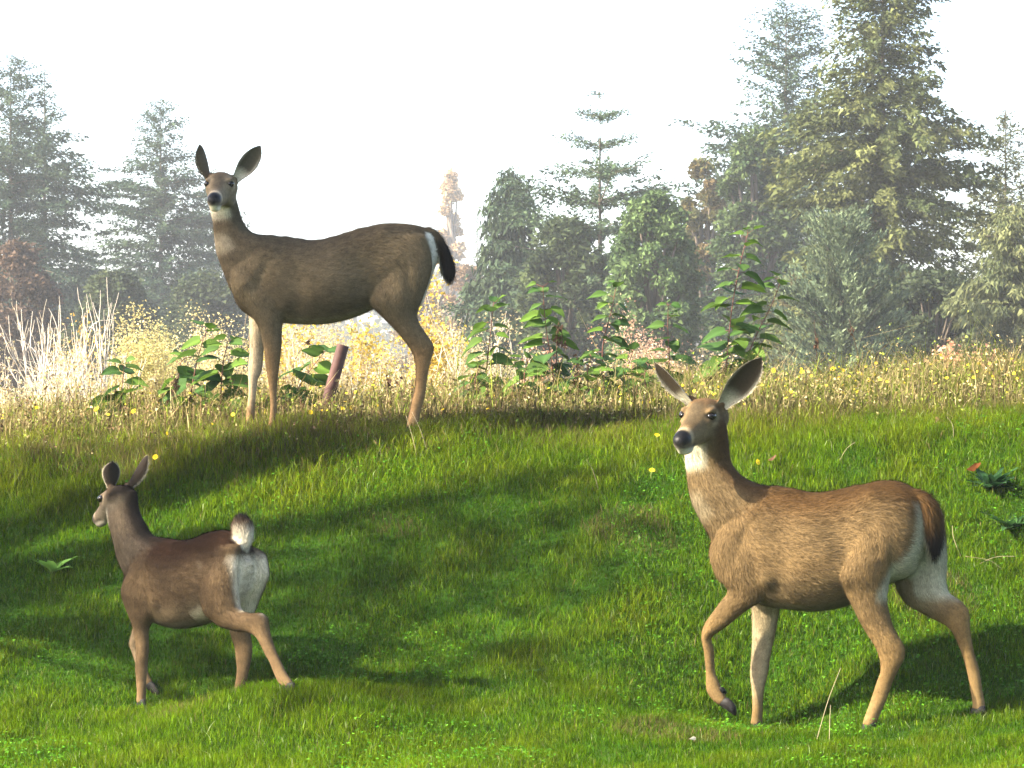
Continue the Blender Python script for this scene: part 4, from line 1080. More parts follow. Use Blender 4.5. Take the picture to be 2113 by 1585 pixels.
def turf(n, hmul):
    x, y = frame_pts(n, 8.9, 14.4)
    keep = R.random(len(x)) < np.clip(1 - (y - weed_edge(x) - 0.1) / 0.7, 0.05, 1)
    x, y = x[keep], y[keep]
    n = len(x)
    patch = vnoise(x, y, 21, 7, 2.3); fine = vnoise(x, y, 22, 7, 9.0); dry = vnoise(x, y, 23, 7, 3.4); tuft = vnoise(x, y, 24, 8, 26.0)
    near = np.clip((y - weed_edge(x) + 0.8) / 0.9, 0, 1)
    h = hmul * (0.027 + 0.008 * patch + 0.008 * fine + 0.008 * tuft + 0.022 * near) * R.uniform(0.5, 1.5, n)
    h = np.clip(h, 0.012, 0.12)
    g1 = np.array([0.075, 0.25, 0.004]); g2 = np.array([0.25, 0.46, 0.008]); g3 = np.array([0.52, 0.58, 0.03])
    k1 = np.clip(0.45 + 0.35 * patch + 0.15 * tuft + R.normal(0, 0.28, n), 0, 1)[:, None]
    ct = g1 * (1 - k1) + g2 * k1
    k2 = np.clip(0.06 + 0.25 * fine + 0.42 * near + R.normal(0, 0.15, n), 0, 1)[:, None]  # lighter, yellower turf towards the crest: its sunlit strip put into the colour
    ct = ct * (1 - k2) + g3 * k2
    dk = ((dry > 0.6) & (R.random(n) < 0.4)) | (R.random(n) < 0.025) | (R.random(n) < 0.5 * np.clip((y - weed_edge(x) + 0.35) / 0.5, 0, 1))
    ct[dk] = np.array([0.34, 0.28, 0.11]) * R.uniform(0.6, 1.3, (dk.sum(), 1))
    gl = R.random(n) < 0.02  # scattered very light blades, painted in place of sun glints
    ct[gl] = np.array([0.50, 0.62, 0.28])
    ct *= R.uniform(0.6, 1.35, (n, 1))
    return np.stack([x, y, ground(x, y) - 0.003], 1), h, ct
P_, h_, c_ = turf(680000, 1.0)
n = len(P_)
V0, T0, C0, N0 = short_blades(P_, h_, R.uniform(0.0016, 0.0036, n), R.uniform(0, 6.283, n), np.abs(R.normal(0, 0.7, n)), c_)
P_, h_, c_ = turf(90000, 1.5)
n = len(P_)
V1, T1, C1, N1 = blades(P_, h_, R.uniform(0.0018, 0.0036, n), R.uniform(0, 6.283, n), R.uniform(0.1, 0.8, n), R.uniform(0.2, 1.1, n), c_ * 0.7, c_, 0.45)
V, T, C, Nn = np.vstack([V0, V1]), np.vstack([T0, T1 + len(V0)]), np.vstack([C0, C1]), np.vstack([N0, N1])
# clover and small lawn leaves lying between the blades
nc = 40000
xc, yc = frame_pts(nc, 9.2, 13.3)
kp = vnoise(xc, yc, 25, 6, 3.0) + 0.4 * vnoise(xc, yc, 26, 6, 9) > 0.15
xc, yc = xc[kp], yc[kp]; nc = len(xc)
Pc = np.stack([xc, yc, ground(xc, yc) + R.uniform(0.012, 0.042, nc)], 1)
az = R.uniform(0, 6.283, nc)
D = unit(np.stack([np.cos(az), np.sin(az), R.normal(0.1, 0.3, nc)], 1))
S = unit(np.cross(D, np.stack([R.normal(0, .3, nc), R.normal(0, .3, nc), np.ones(nc)], 1)))
lc = R.uniform(0.006, 0.015, nc)
Vc, qc = sprays(Pc, D, S, lc, lc * 0.42, 0 * lc)
cc = mixcol(R, nc, (0.06, 0.23, 0.008), (0.14, 0.34, 0.02), 0.7, 1.2)
Nc = np.repeat(unit(np.array([0, 0, 1.0]) + R.normal(0, 0.3, (nc, 3))), 3, 0)
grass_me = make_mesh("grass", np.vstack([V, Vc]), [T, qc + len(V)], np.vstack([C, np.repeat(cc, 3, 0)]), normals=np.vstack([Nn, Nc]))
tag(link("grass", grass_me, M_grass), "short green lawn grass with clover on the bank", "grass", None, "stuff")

# long grasses and dry flower stalks of the crest
n = 95000
x, y = frame_pts(n, 12.7, 17.2, 0.3)
e = y - weed_edge(x)
keep = R.random(len(x)) < np.clip((e + 0.12) / 0.45, 0, 1)
x, y, e = x[keep], y[keep], e[keep]; n = len(x)
right = sstep(-0.6, 0.9, x + 0.25 * vnoise(x, y, 31, 5, 2))
tall = np.clip(0.45 + 0.7 * e, 0.35, 1.0) * np.clip(1 + 0.45 * vnoise(x, y, 33, 7, 5.0), 0.45, 1.6)
h = (0.095 + 0.05 * right) * tall * np.exp(R.normal(0, 0.45, n))
h = np.clip(h, 0.03, 0.34)
h = np.where(R.random(n) < 0.02, h * R.uniform(1.3, 2.0, n), h)
straw = mixcol(R, n, (0.46, 0.36, 0.16), (0.70, 0.60, 0.30), 0.75, 1.15)
brown = mixcol(R, n, (0.16, 0.10, 0.05), (0.30, 0.20, 0.10), 0.7, 1.2)
olive = mixcol(R, n, (0.18, 0.28, 0.03), (0.40, 0.46, 0.07), 0.8, 1.2)
rr = R.random(n)
pg = 0.30 + 0.08 * right; pb = 0.24 * (1 - right) + 0.06
ct = np.where((rr < pg)[:, None], olive, np.where((rr < pg + pb)[:, None], brown, straw))
thin = R.random(n) < 0.6
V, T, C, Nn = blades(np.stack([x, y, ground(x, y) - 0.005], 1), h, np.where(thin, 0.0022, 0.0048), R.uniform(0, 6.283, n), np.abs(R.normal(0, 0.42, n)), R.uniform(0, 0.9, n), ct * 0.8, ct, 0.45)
# small seed heads and withered leaves on many of the stalks
sel = np.where(R.random(n) < 0.16)[0]
tips = V.reshape(-1, 5, 3)[sel, 4]
Ps = np.repeat(tips, 3, 0) + R.normal(0, 0.010, (len(tips) * 3, 3)) - [0, 0, 0.006]
ns = len(Ps)
D = unit(R.normal(size=(ns, 3)) + [0, 0, 0.4]); S = unit(np.cross(D, R.normal(size=(ns, 3))))
l = R.uniform(0.008, 0.020, ns)
Vs, qs = sprays(Ps, D, S, l, l * R.uniform(0.18, 0.4, ns), 0 * l)
cs = np.repeat(ct[sel], 3, 0) * R.uniform(0.45, 1.0, (ns, 1))
# small yellow blooms spread through the weeds, more of them on the right
nf = 1000
xf, yf = frame_pts(nf, 13.0, 16.8, 0.2)
kp = (R.random(len(xf)) < 0.16 + 0.84 * sstep(0.2, 1.2, xf)) & (yf > weed_edge(xf) + 0.1)
xf, yf = xf[kp], yf[kp]; nf = len(xf)
hf = R.uniform(0.06, 0.15, nf) + 0.07 * sstep(0, 1.2, xf) * R.random(nf)
Pf = np.stack([xf, yf, ground(xf, yf) + hf], 1)
nn = unit(R.normal(0, 0.5, (nf, 3)) + [0, -0.55, 0.8])
A1 = unit(np.cross(nn, [1, 0.2, 0])); B1 = np.cross(nn, A1)
rf = R.uniform(0.004, 0.0105, nf)[:, None]
ring = [Pf + (A1 * math.cos(a) + B1 * math.sin(a)) * rf for a in np.linspace(0, 2 * math.pi, 6, endpoint=False)]
Vf = np.stack(ring, 1).reshape(-1, 3)
kf = (np.arange(nf) * 6)[:, None]
Tf = np.concatenate([kf + np.array([[0, i, i + 1]]) for i in range(1, 5)])
cf = np.repeat(mixcol(R, nf, (0.72, 0.46, 0.02), (0.82, 0.62, 0.05), 0.8, 1.1), 6, 0)
o1, o2 = len(V), len(V) + len(Vs)
Nall = np.vstack([Nn, np.repeat(unit(np.array([0, -0.4, 0.8]) + R.normal(0, 0.4, (ns, 3))), 3, 0), np.repeat(nn, 6, 0)])
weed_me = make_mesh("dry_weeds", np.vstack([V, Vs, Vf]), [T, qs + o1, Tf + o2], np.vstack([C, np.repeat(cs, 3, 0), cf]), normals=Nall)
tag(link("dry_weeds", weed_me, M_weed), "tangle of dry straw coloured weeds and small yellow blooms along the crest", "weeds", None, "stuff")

def bank_point(px, py):
    """where the line of sight meets the ground"""
    r_ = ray(px, py)
    d = np.linspace(8.5, 17, 1700)
    zz = ground(r_[0] * d, d)
    k = np.argmax(r_[2] * d + CAMZ <= zz)
    return np.array([r_[0] * d[k], d[k], zz[k]])
# ---- single yellow wildflowers that can be told apart
def petal_mesh(nm, seed):
    rng = np.random.default_rng(seed)
    Vp, Fp = [], []
    for k in range(11):
        a = k / 11 * 6.283 + rng.normal(0, .06)
        r1, r2 = 0.0145 * rng.uniform(.9, 1.1), 0.004
        c, s = math.cos(a), math.sin(a)
        b = len(Vp)
        Vp += [(0, 0, 0), (c * r1 * .7 - s * r2, s * r1 * .7 + c * r2, .003), (c * r1, s * r1, .004), (c * r1 * .7 + s * r2, s * r1 * .7 - c * r2, .003)]
        Fp.append((b, b + 1, b + 2, b + 3))
    Vp = np.array(Vp)
    cu = np.tile((0.80, 0.55, 0.02), (len(Vp), 1)) * rng.uniform(.85, 1.1, (len(Vp), 1))
    return make_mesh(nm, Vp, [np.array(Fp)], cu)
PETALS = [petal_mesh("flower_head", s) for s in (1, 2, 3)]
for m_ in PETALS: m_.materials.append(M_flower)
flower_px = [(1353 + 0, 760, 15.2), (1596, 765, 15.6), (1655, 768, 15.8), (1719, 762, 15.9), (1738, 764, 15.7), (1764, 800, 15.2), (1835, 790, 15.4), (1940, 733, 16.3), (1874, 776, 15.9), (1790, 806, 14.9),
             (1905, 800, 15.2), (2040, 770, 15.6), (2078, 775, 15.5), (1690, 800, 15.1), (1620, 812, 14.9), (1360, 800, 15.0), (1462, 812, 14.8), (1275, 800, 15.1), (1170, 790, 15.2), (1240, 836, 14.5), (1090, 830, 14.6),
             (960, 830, 14.6), (1010, 850, 14.2), (722, 855, 14.0), (705, 862, 13.8), (806, 842, 14.3), (412, 858, 13.9), (640, 880, 13.5), (200, 845, 14.2), (275, 850, 14.1), (75, 842, 14.3), (940, 875, 13.4), (1150, 815, 14.8),
             (321, 957, 12.55), (1563, 968, 12.15), (1345, 985, 12.0), (1355, 912, 12.7), (545, 855, 14.0), (1980, 792, 15.3), (1850, 812, 14.9)]
for k, (px, py, d) in enumerate(flower_px):
    if py > 880:                               # short bloom close to the turf
        tip = bank_point(px, py + 8); tip[2] += 0.045
    else:
        tip = at(px, py, d)
    g = float(ground(tip[0], tip[1]))
    tip[2] = max(tip[2], g + 0.04)
    root = empty("yellow_wildflower", (tip[0], tip[1], g), "small yellow daisy-like wildflower on a thin bare stem in the grass", "wildflower", "yellow wildflowers on the bank and crest")
    hh = tip[2] - g
    rng = np.random.default_rng(500 + k)
    P = np.array([[0, 0, -0.01], [rng.normal(0, .006), 0, hh * .5], [0, 0, hh]])
    V, F = tubes([P], [[.0022, .0018, .0016]], 4)
    link("stem", make_mesh("stem", V, F), M_greenstem, root)
    f = link("flower_head", PETALS[k % 3], None, root, (0, 0, hh))
    f.rotation_euler = (math.radians(rng.uniform(30, 75)), rng.normal(0, .3), rng.uniform(-.6, .6))
    s = rng.uniform(0.8, 1.25); f.scale = (s, s, s)

# ---- leafy saplings with heart shaped leaves
def leaf_mesh(nm, seed, wid=0.40, fold=0.25, tip_drop=0.18):
    """unit length leaf along +X, upper face +Z, folded on the midrib"""
    rng = np.random.default_rng(seed)
    us = np.array([0, .06, .16, .3, .46, .62, .77, .9, 1.0])
    pr = np.array([0.02, .62, .92, 1.0, .93, .74, .48, .20, 0.0]) * wid
    Vl, Fl = [], []
    for u, p_ in zip(us, pr):
        zc = -tip_drop * u ** 2
        wv = 0.03 * math.sin(u * 9 + seed)
        back = -0.10 * (1 if 0 < u < 0.1 else 0)
        Vl += [(u + back, p_, zc + fold * p_ + wv), (u + back * .3, p_ * .5, zc + fold * p_ * .35), (u, 0, zc), (u + back * .3, -p_ * .5, zc + fold * p_ * .35), (u + back, -p_, zc + fold * p_ - wv)]
    for i in range(len(us) - 1):
        for j in range(4):
            a = i * 5 + j
            Fl.append((a, a + 1, a + 6, a + 5))
    c = np.tile(rng.uniform(.9, 1.1) * np.array([0.045, 0.088, 0.018]), (len(Vl), 1))
    c[2::5] = c[2::5] * 1.5
    return make_mesh(nm, Vl, [np.array(Fl)], c)
LEAVES = []
for s_, (wd, fo, td, tint) in enumerate([(.40, .25, .18, (1, 1, 1)), (.36, .4, .3, (1.25, 1.15, 1.0)), (.44, .15, .25, (0.85, .95, 1.1)), (.38, .3, .1, (1.4, 1.3, .9))]):
    m_ = leaf_mesh("leaf", s_ + 1, wd, fo, td)
    a_ = m_.color_attributes["Col"]
    cbuf = np.empty(len(m_.vertices) * 4, np.float32); a_.data.foreach_get("color", cbuf)
    cbuf = cbuf.reshape(-1, 4); cbuf[:, :3] *= tint; a_.data.foreach_set("color", cbuf.ravel())
    m_.materials.append(M_leaf)
    LEAVES.append(m_)

def put_leaf(root, base, dirv, normal, length, k):
    d_ = unit(np.array(dirv)); n_ = np.array(normal, float); n_ = unit(n_ - (n_ @ d_) * d_); s_ = np.cross(n_, d_)
    M = Matrix([[d_[0], s_[0], n_[0], base[0]], [d_[1], s_[1], n_[1], base[1]], [d_[2], s_[2], n_[2], base[2]], [0, 0, 0, 1]])
    o = link("leaf", LEAVES[k % len(LEAVES)], None, root)
    o.matrix_local = M @ Matrix.Diagonal((length, length, length, 1))
    return o

def sapling(label, stem_px, d, nleaf, seed, lsize=(0.075, 0.14), name="leafy_sapling", first=0.12, droop=0.35, mat=None):
    rng = np.random.default_rng(seed)
    nleaf = int(nleaf * 1.6)
    pts = np.array([at(px, py, d) for px, py in stem_px])
    base = pts[0].copy(); base[2] = float(ground(base[0], base[1]))
    root = empty(name, base, label, "sapling")
    S = catmull(np.vstack([base - [0, 0, 0.02], pts]), 6) - base
    V, F = tubes([S], [np.linspace(0.0055, 0.0018, len(S))], 6)
    link("stem", make_mesh("stem", V, F), mat or M_stem, root)
    seg = np.concatenate([[0], np.cumsum(np.linalg.norm(np.diff(S, axis=0), axis=1))]); seg /= seg[-1]
    tl = np.concatenate([np.linspace(first, 0.97, nleaf - 2) + rng.normal(0, .015, nleaf - 2), [1, 1]])
    az = rng.uniform(0, 6.28)
    pet_p, pet_r = [], []
    for k, t in enumerate(tl):
        p = np.array([np.interp(t, seg, S[:, a]) for a in range(3)])
        az += 2.4 + rng.normal(0, .35)
        sz = 1.18 * rng.uniform(*lsize) * (1.05 - 0.45 * max(t - .5, 0) * 2)
        if t > 0.97: sz *= 0.8
        el = rng.uniform(-0.1, 0.45) + (0.35 if t > .9 else 0)
        dv = np.array([math.cos(az), math.sin(az) * 0.55, el])
        pl = 0.012 + 0.03 * rng.random()
        q = p + unit(dv) * pl
        pet_p.append(np.stack([p, q])); pet_r.append([0.0016, 0.0012])
        dl = unit(dv) + np.array([0, 0, -rng.uniform(0.2, 0.9) * droop * 2])
        put_leaf(root, q, dl, np.array([rng.normal(0, .35), rng.normal(-.25, .35), 1]), sz, rng.integers(0, 4))
    V, F = tubes(pet_p, pet_r, 4)
    tag(link("leaf_stalks", make_mesh("leaf_stalks", V, F), mat or M_stem, root), kind="stuff")
    return root

sapling("leafy sapling in front of the pale bare shrub, next to the deer's hind leg", [(1003, 800), (1006, 740), (1013, 680), (1018, 628)], 14.9, 16, 201)
sapling("leafy sapling beside the withered black curled stem", [(1143, 800), (1137, 740), (1126, 670), (1120, 592)], 14.8, 19, 202, (0.08, 0.14))
sapling("thin leafy sapling with a kinked stem, between the curled stem and the short sapling", [(1247, 810), (1243, 740), (1247, 695), (1262, 640), (1271, 592)], 15.0, 17, 203)
sapling("short slanting sapling leaning from the foot of the kinked one", [(1285, 800), (1293, 765), (1306, 725)], 14.7, 10, 204, (0.08, 0.13))
sapling("short straight leafy sapling behind the walking deer's raised ear", [(1375, 800), (1381, 740), (1378, 680), (1379, 630)], 15.2, 13, 205)
sapling("tallest leafy sapling with wide spaced leaves above the walking deer's ears", [(1497, 800), (1500, 740), (1510, 640), (1524, 560), (1543, 482)], 15.0, 19, 206, (0.10, 0.15), first=0.2)
sapling("leafy sapling slanting away from the foot of the tallest one", [(1512, 800), (1536, 748), (1566, 680), (1592, 630), (1611, 580)], 15.1, 17, 207, (0.10, 0.15))
sapling("low bushy sapling at the foot of the kinked sapling", [(1215, 815), (1212, 770), (1220, 735)], 14.6, 13, 208, (0.07, 0.12))
sapling("low bushy sapling at the foot of the withered curled stem", [(1085, 815), (1082, 775), (1090, 745)], 14.5, 13, 209, (0.07, 0.12))
sapling("low bushy sapling between the first sapling and the deer's hind leg", [(985, 825), (980, 790), (990, 755)], 14.4, 11, 210, (0.07, 0.12))
sapling("low bushy sapling under the short straight one", [(1335, 815), (1330, 775), (1340, 750)], 14.6, 11, 211, (0.07, 0.12))
sapling("lone leafy sapling in front of the olive straw shrub", [(247, 862), (250, 820), (256, 755)], 14.3, 9, 212, (0.10, 0.14))
sapling("leafy sapling with a bare slanting top beside the crest deer's chest", [(388, 850), (396, 800), (408, 740), (426, 680)], 14.2, 8, 213, (0.10, 0.15))
sapling("arching sapling with hanging leaves, beside the bare slanting top", [(362, 855), (366, 800), (372, 752), (382, 740)], 14.3, 8, 214, (0.09, 0.13), droop=0.6)
sapling("leafy sapling with big heart shaped leaves, just in front of the crest deer's forelegs", [(455, 840), (457, 790), (462, 740), (470, 705)], 14.1, 12, 215, (0.12, 0.16))
sapling("slanting sapling with broad pale leaves, between the crest deer's forelegs and the pipe", [(598, 850), (608, 818), (632, 775), (668, 728)], 14.3, 9, 216, (0.11, 0.16))
sapling("low broad leaved sapling at the foot of the pipe", [(625, 862), (628, 840), (634, 822)], 14.2, 8, 217, (0.09, 0.13))

# ---- withered stems
def dead_stem(label, px, d, seed, tufts=5, r=0.0035):
    rng = np.random.default_rng(seed)
    pts = np.array([at(a, b, d) for a, b in px])
    base = pts[0].copy(); base[2] = float(ground(base[0], base[1]))
    root = empty("withered_stem", base, label, "dead stem")
    S = catmull(np.vstack([base - [0, 0, .02], pts]), 6) - base
    V, F = tubes([S], [np.linspace(r, r * .45, len(S))], 5)
    link("stem", make_mesh("stem", V, F), M_deadstem, root)
    for k in range(tufts):
        i = rng.integers(len(S) // 3, len(S))
        n_ = 7
        Pq = S[i] + rng.normal(0, .008, (n_, 3)) - np.outer(np.linspace(0, .03, n_), [0, 0, 1])
        D = unit(rng.normal(size=(n_, 3)) + [0, 0, -1.2]); Sd = unit(np.cross(D, rng.normal(size=(n_, 3))))
        l = rng.uniform(.015, .035, n_)
        Vq, qq = sprays(Pq, D, Sd, l, l * .3, 0 * l)
        tag(link("withered_leaf", make_mesh("withered_leaf", Vq, [qq], np.tile((.06, .035, .022), (len(Vq), 1))), M_weed, root), kind="stuff")
dead_stem("blackened stem curling over at its top between two leafy saplings", [(1147, 790), (1148, 740), (1150, 690), (1154, 668), (1160, 690), (1161, 715)], 14.75, 301, 6)
dead_stem("upright dark withered stem before the blue green cedar, with a side tuft", [(1690, 800), (1686, 740), (1680, 660)], 15.6, 302, 6)
dead_stem("leaning dark withered stem before the blue green cedar", [(1783, 800), (1772, 740), (1752, 658)], 15.8, 303, 6)
dead_stem("short black withered stem under the deer's belly near the hind leg", [(803, 840), (802, 800), (804, 770)], 14.4, 304, 4)
dead_stem("short dark stem with a thick seed head beside the low bushy saplings", [(1193, 810), (1192, 770), (1191, 735)], 14.6, 305, 8)
dead_stem("thin dark stem beside the deer's hind hoof", [(836, 850), (826, 800), (815, 770)], 14.2, 306, 1, .002)
dead_stem("dark stub of a stem among the left saplings", [(354, 860), (358, 820), (362, 780)], 14.1, 307, 6)
dead_stem("forked thin dead twig in front of the crest deer's chest", [(604, 780), (610, 740), (640, 700), (668, 690)], 14.6, 308, 1, .002)

# ---- rusty pipe leaning out of the weeds
def pipe():
    top, bot = at(708, 712, 14.05), at(662, 862, 14.05)
    g = float(ground(bot[0], bot[1]))
    bot[2] = min(bot[2], g - 0.05)
    base = np.array([bot[0], bot[1], g])
    root = empty("leaning_pipe", base, "rusty maroon metal pipe leaning out of the weeds under the crest deer", "pipe")
    ax = unit(top - bot)
    A = unit(np.cross(ax, [0, 1, 0])); B = np.cross(ax, A)
    ro, ri = 0.029, 0.0245
    ang = np.linspace(0, 6.283185, 28, endpoint=False)
    L = np.linalg.norm(top - bot)
    rings = []
    for r_, s in [(ro, 0), (ro, L - .004), (ro - .0015, L), (ri, L), (ri, L - .10)]:
        rings.append(bot + ax * s + r_ * (np.outer(np.cos(ang), A) + np.outer(np.sin(ang), B)))
    V = np.vstack(rings) - base
    i = np.arange(len(V)).reshape(5, 28); j = np.roll(i, -1, 1)
    q = np.stack([i[:-1], j[:-1], j[1:], i[1:]], -1).reshape(-1, 4)
    me = make_mesh("tube", V, [q])
    link("tube", me, M_pipe, root)
    # a collar where the pipe has been sleeved
    rings = [bot + ax * s + r_ * (np.outer(np.cos(ang), A) + np.outer(np.sin(ang), B)) for r_, s in [(ro, .07), (ro + .004, .072), (ro + .004, .115), (ro, .117)]]
    V = np.vstack(rings) - base
    i = np.arange(len(V)).reshape(4, 28); j = np.roll(i, -1, 1)
    link("collar", make_mesh("collar", V, [np.stack([i[:-1], j[:-1], j[1:], i[1:]], -1).reshape(-1, 4)]), M_pipe, root)
pipe()

# ---- dark dock plant at the right of the bank and other lawn weeds
def rosette(name, label, px, py, d, n_leaf, lsz, seed, tint, up=0.7, cat="weed"):
    rng = np.random.default_rng(seed)
    p = bank_point(px, py) if py > 860 else at(px, py, d)
    g = float(ground(p[0], p[1]))
    root = empty(name, (p[0], p[1], g), label, cat)
    ms = []
    for k in range(3):
        m_ = leaf_mesh("leaf", seed + k, 0.17 + .03 * k, .3, .25)
        c = np.tile(np.array(tint) * (0.8 + .25 * k), (len(m_.vertices), 1))
        m_.color_attributes["Col"].data.foreach_set("color", np.hstack([c, np.ones((len(c), 1))]).astype(np.float32).ravel())
        m_.materials.append(M_leaf); ms.append(m_)
    for k in range(n_leaf):
        a = k * 2.4 + rng.normal(0, .3)
        dv = unit(np.array([math.cos(a), math.sin(a), up * rng.uniform(.3, 1.7)]))
        n_ = unit(np.cross(np.cross(dv, [0, 0, 1]), dv)); s_ = np.cross(n_, dv)
        o = link("leaf", ms[k % 3], None, root)
        L = lsz * rng.uniform(.6, 1.2)
        b = np.array([math.cos(a), math.sin(a), 0]) * 0.012
        M = Matrix([[dv[0], s_[0], n_[0], b[0]], [dv[1], s_[1], n_[1], b[1]], [dv[2], s_[2], n_[2], b[2]], [0, 0, 0, 1]])
        o.matrix_local = M @ Matrix.Diagonal((L, L, L, 1))
    return root
rosette("dock_plant", "dark green clump of upright dock leaves behind the walking deer's rump", 2045, 1010, 12.1, 22, 0.12, 401, (0.022, 0.06, 0.02), 1.0)
rosette("dock_plant", "low dark green weed clump below the dock leaves at the edge of the bank", 2085, 1090, 11.5, 16, 0.11, 402, (0.03, 0.075, 0.02), .6)
rosette("grass_tuft", "bright light green tuft of broad blades beside the fawn's neck", 110, 1180, 11.75, 12, 0.10, 403, (0.16, 0.30, 0.05), .8)
rosette("grass_tuft", "light green tuft at the top of the bank behind the fawn's ears", 340, 905, 13.0, 12, 0.09, 404, (0.14, 0.27, 0.05), .6)
rosette("lawn_weed", "small pale green rosette on the shaded lawn", 1110, 1385, 11.1, 9, 0.06, 405, (0.10, 0.20, 0.05), .3)
rosette("bramble_spray", "green bramble spray poking above the crest weeds", 1865, 800, 15.6, 10, 0.10, 406, (0.12, 0.24, 0.05), .9)
rosette("bramble_spray", "green spray of narrow leaves at the right end of the crest", 2095, 775, 15.3, 10, 0.12, 407, (0.15, 0.25, 0.08), 1.1)

# ---- long dry grass stalks leaning over the lawn
def dry_stalk(label, b, t_, seed):
    rng = np.random.default_rng(seed)
    base = bank_point(*b)
    top = at(t_[0], t_[1], base[1] + rng.normal(0, .03)) - base
    root = empty("dry_grass_stalk", base, label, "grass stalk")
    mid = top * 0.5 + np.array([rng.normal(0, .01), 0, 0.012])
    S = catmull(np.array([[0, 0, -.01], mid, top]), 6)
    V, F = tubes([S], [np.linspace(.0012, .0007, len(S))], 4)
    link("stem", make_mesh("stem", V, F), M_tantwig, root)
for k, (b, t_, lab) in enumerate([((1683, 1530), (1735, 1378), "longest pale dry grass stalk leaning beside the walking deer's hind leg"),
                                  ((1711, 1540), (1714, 1455), "short upright dry stalk beside the longest leaning stalk"),
                                  ((862, 945), (838, 858), "pale dry stalk crossing the crest deer's hind hoof"),
                                  ((884, 935), (850, 850), "second pale dry stalk leaning past the crest deer's hind hoof"),
                                  ((1236, 1010), (1212, 950), "dry stalk on the sunlit slope below the middle saplings"),
                                  ((1985, 1150), (1965, 1085), "steep dry stalk behind the walking deer's tail"),
                                  ((2078, 1180), (1992, 1148), "flat lying dry stalk behind the walking deer's tail"),
                                  ((2010, 1165), (2098, 1148), "flat dry stalk pointing away from the walking deer's hock"),
                                  ((1968, 905), (1955, 862), "dry stalk beside the curled tan leaf on the crest"),
                                  ((1728, 955), (1765, 912), "dry stalk slanting above the walking deer's back")]):
    dry_stalk(lab, b, t_, 600 + k)

# ---- fallen leaves
def fallen(label, px, py, d, size, colr, seed):
    rng = np.random.default_rng(seed)
    p = bank_point(px, py); g = p[2]
    m_ = leaf_mesh("fallen_leaf", seed, .42, .5, -.3)
    m_.color_attributes["Col"].data.foreach_set("color", np.hstack([np.tile(colr, (len(m_.vertices), 1)), np.ones((len(m_.vertices), 1))]).astype(np.float32).ravel())
    m_.materials.append(M_leaf)
    o = link("fallen_leaf", m_, None, None, (p[0], p[1], g + .025))
    o.rotation_euler = (rng.uniform(.3, 1.0), rng.uniform(-.4, .4), rng.uniform(0, 6))
    o.scale = (size,) * 3
    tag(o, label, "fallen leaf")
fallen("curled tan fallen leaf resting on the crest grass beyond the walking deer's back", 1932, 882, 13.3, .07, (.42, .26, .09), 1)
fallen("small brown and white fallen leaf near the walking deer's neck", 1594, 962, 12.3, .05, (.24, .13, .08), 2)
fallen("orange red withered dock leaf beside the dark dock clump", 2010, 985, 12.2, .08, (.20, .07, .025), 3)
fallen("pale dry leaf lying on the lawn before the walking deer", 1436, 1540, 10.35, .022, (.5, .46, .36), 5)
fallen("small tan leaf lying below the crest deer's belly", 778, 930, 12.85, .04, (.40, .28, .12), 6)

# ------------------------------------------------------------------ unseen tree beyond the left edge, crown shaped to shade bank and deer
def shade_tree():
    rng = np.random.default_rng(900)
    S = np.array(SUN_TO)
    spots = []
    def g(px, py):           # a point of the bank seen at this place
        r_ = ray(px, py)
        for d in np.linspace(9, 16, 700):
            p = r_ * d
            if p[2] + CAMZ <= float(ground(p[0], p[1])):
                break
        return p + [0, 0, CAMZ]
    for (px, py, r_, dens) in SHADE_GROUND:
        spots.append((g(px, py), r_, dens))
    for (px, py, d, r_, dens) in SHADE_BODY:
        spots.append((at(px, py, d), r_, dens))
    C, RR, PER = [], [], []
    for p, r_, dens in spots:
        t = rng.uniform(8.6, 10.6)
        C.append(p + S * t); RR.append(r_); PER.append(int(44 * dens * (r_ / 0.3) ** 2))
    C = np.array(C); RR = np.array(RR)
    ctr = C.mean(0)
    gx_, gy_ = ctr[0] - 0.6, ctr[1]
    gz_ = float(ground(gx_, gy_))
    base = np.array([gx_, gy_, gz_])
    root = empty("unseen_shade_tree", base, "unseen tree beyond the edge of the bank, crown shaped to shade the lawn and deer", "tree")
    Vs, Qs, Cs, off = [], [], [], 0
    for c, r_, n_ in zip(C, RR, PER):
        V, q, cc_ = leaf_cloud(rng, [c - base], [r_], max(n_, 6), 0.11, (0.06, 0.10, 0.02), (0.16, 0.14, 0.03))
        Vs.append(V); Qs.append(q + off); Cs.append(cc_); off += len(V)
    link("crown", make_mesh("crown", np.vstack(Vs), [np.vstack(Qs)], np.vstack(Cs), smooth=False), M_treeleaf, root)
    top = ctr - base
    paths = [np.array([[0, 0, -.1], [.1, .05, top[2] * .45], [.25, .0, top[2] * .8], [top[0], top[1], top[2]]])]; rad = [[.2, .15, .1, .05]]
    for c in C[::3]:
        c = c - base
        s0 = np.array([.2, 0, top[2] * .7])
        paths.append(np.stack([s0, (s0 + c) / 2 + [0, 0, .15], c])); rad.append([.05, .03, .01])
    V, F = tubes(paths, rad, 6)
    link("trunk", make_mesh("trunk", V, F), M_bark, root)

SHADE_GROUND = []
def line(pts, r_, dens, step):
    for (x0, y0), (x1, y1) in zip(pts[:-1], pts[1:]):
        L = math.hypot(x1 - x0, y1 - y0); m = max(int(L / step), 1)
        for i in range(m):
            SHADE_GROUND.append((x0 + (x1 - x0) * i / m + random.uniform(-12, 12), y0 + (y1 - y0) * i / m + random.uniform(-8, 8), r_ * random.uniform(.8, 1.2), dens))
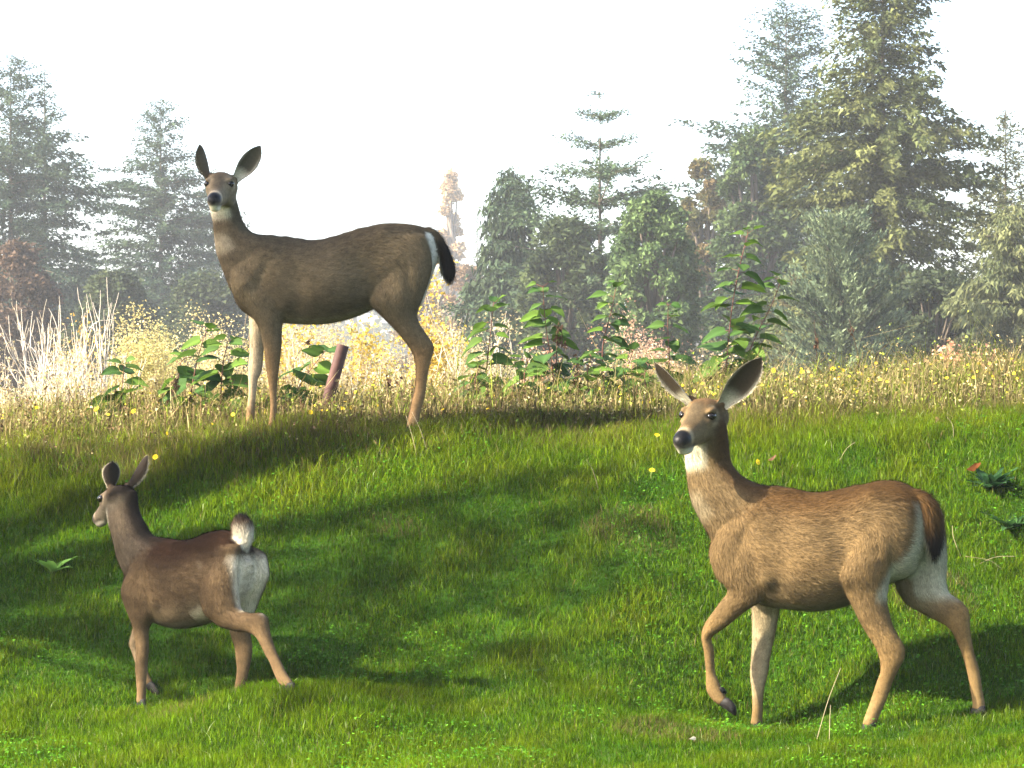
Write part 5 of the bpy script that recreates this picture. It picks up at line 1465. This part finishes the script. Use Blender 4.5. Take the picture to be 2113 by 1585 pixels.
# shaded middle of the bank, its upper edge climbing towards the right
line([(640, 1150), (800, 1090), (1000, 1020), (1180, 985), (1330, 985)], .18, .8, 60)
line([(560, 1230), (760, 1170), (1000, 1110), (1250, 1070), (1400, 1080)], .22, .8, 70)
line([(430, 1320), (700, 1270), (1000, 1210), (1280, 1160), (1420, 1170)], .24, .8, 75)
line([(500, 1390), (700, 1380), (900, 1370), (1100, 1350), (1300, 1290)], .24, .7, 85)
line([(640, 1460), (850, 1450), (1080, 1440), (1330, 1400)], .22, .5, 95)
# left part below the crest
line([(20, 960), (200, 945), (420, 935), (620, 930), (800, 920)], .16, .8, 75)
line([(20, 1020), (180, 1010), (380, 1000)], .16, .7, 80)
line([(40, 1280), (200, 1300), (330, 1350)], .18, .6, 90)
SHADE_BODY = []
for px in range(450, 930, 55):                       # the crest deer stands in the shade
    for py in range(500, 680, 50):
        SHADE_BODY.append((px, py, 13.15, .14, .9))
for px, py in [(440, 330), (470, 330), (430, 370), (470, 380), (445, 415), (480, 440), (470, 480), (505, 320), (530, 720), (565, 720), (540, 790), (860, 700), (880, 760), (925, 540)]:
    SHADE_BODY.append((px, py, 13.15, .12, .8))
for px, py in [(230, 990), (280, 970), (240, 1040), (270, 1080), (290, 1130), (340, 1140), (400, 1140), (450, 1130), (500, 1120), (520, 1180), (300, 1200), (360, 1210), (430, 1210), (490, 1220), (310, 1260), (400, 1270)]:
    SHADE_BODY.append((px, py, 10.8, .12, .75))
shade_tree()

# ------------------------------------------------------------------ haze in the air
bm_v = np.array([(x, y, z) for x in (-490, 490) for y in (-80, 790) for z in (-6.2, 36.0)], float)
hz = make_mesh("haze", bm_v, [np.array([(0, 1, 3, 2), (4, 6, 7, 5), (0, 4, 5, 1), (2, 3, 7, 6), (0, 2, 6, 4), (1, 5, 7, 3)])], smooth=False)
m, nt, out = new_mat("hazy_air")
pv = nt.nodes.new("ShaderNodeVolumePrincipled")
pv.inputs["Color"].default_value = (0.90, 0.95, 1.0, 1)
pv.inputs["Density"].default_value = HAZE_DENSITY
pv.inputs["Anisotropy"].default_value = 0.0
nt.links.new(pv.outputs[0], out.inputs["Volume"])
haze = link("haze", hz, m)
tag(haze, "thin bluish haze in the autumn air", "haze", None, "stuff")
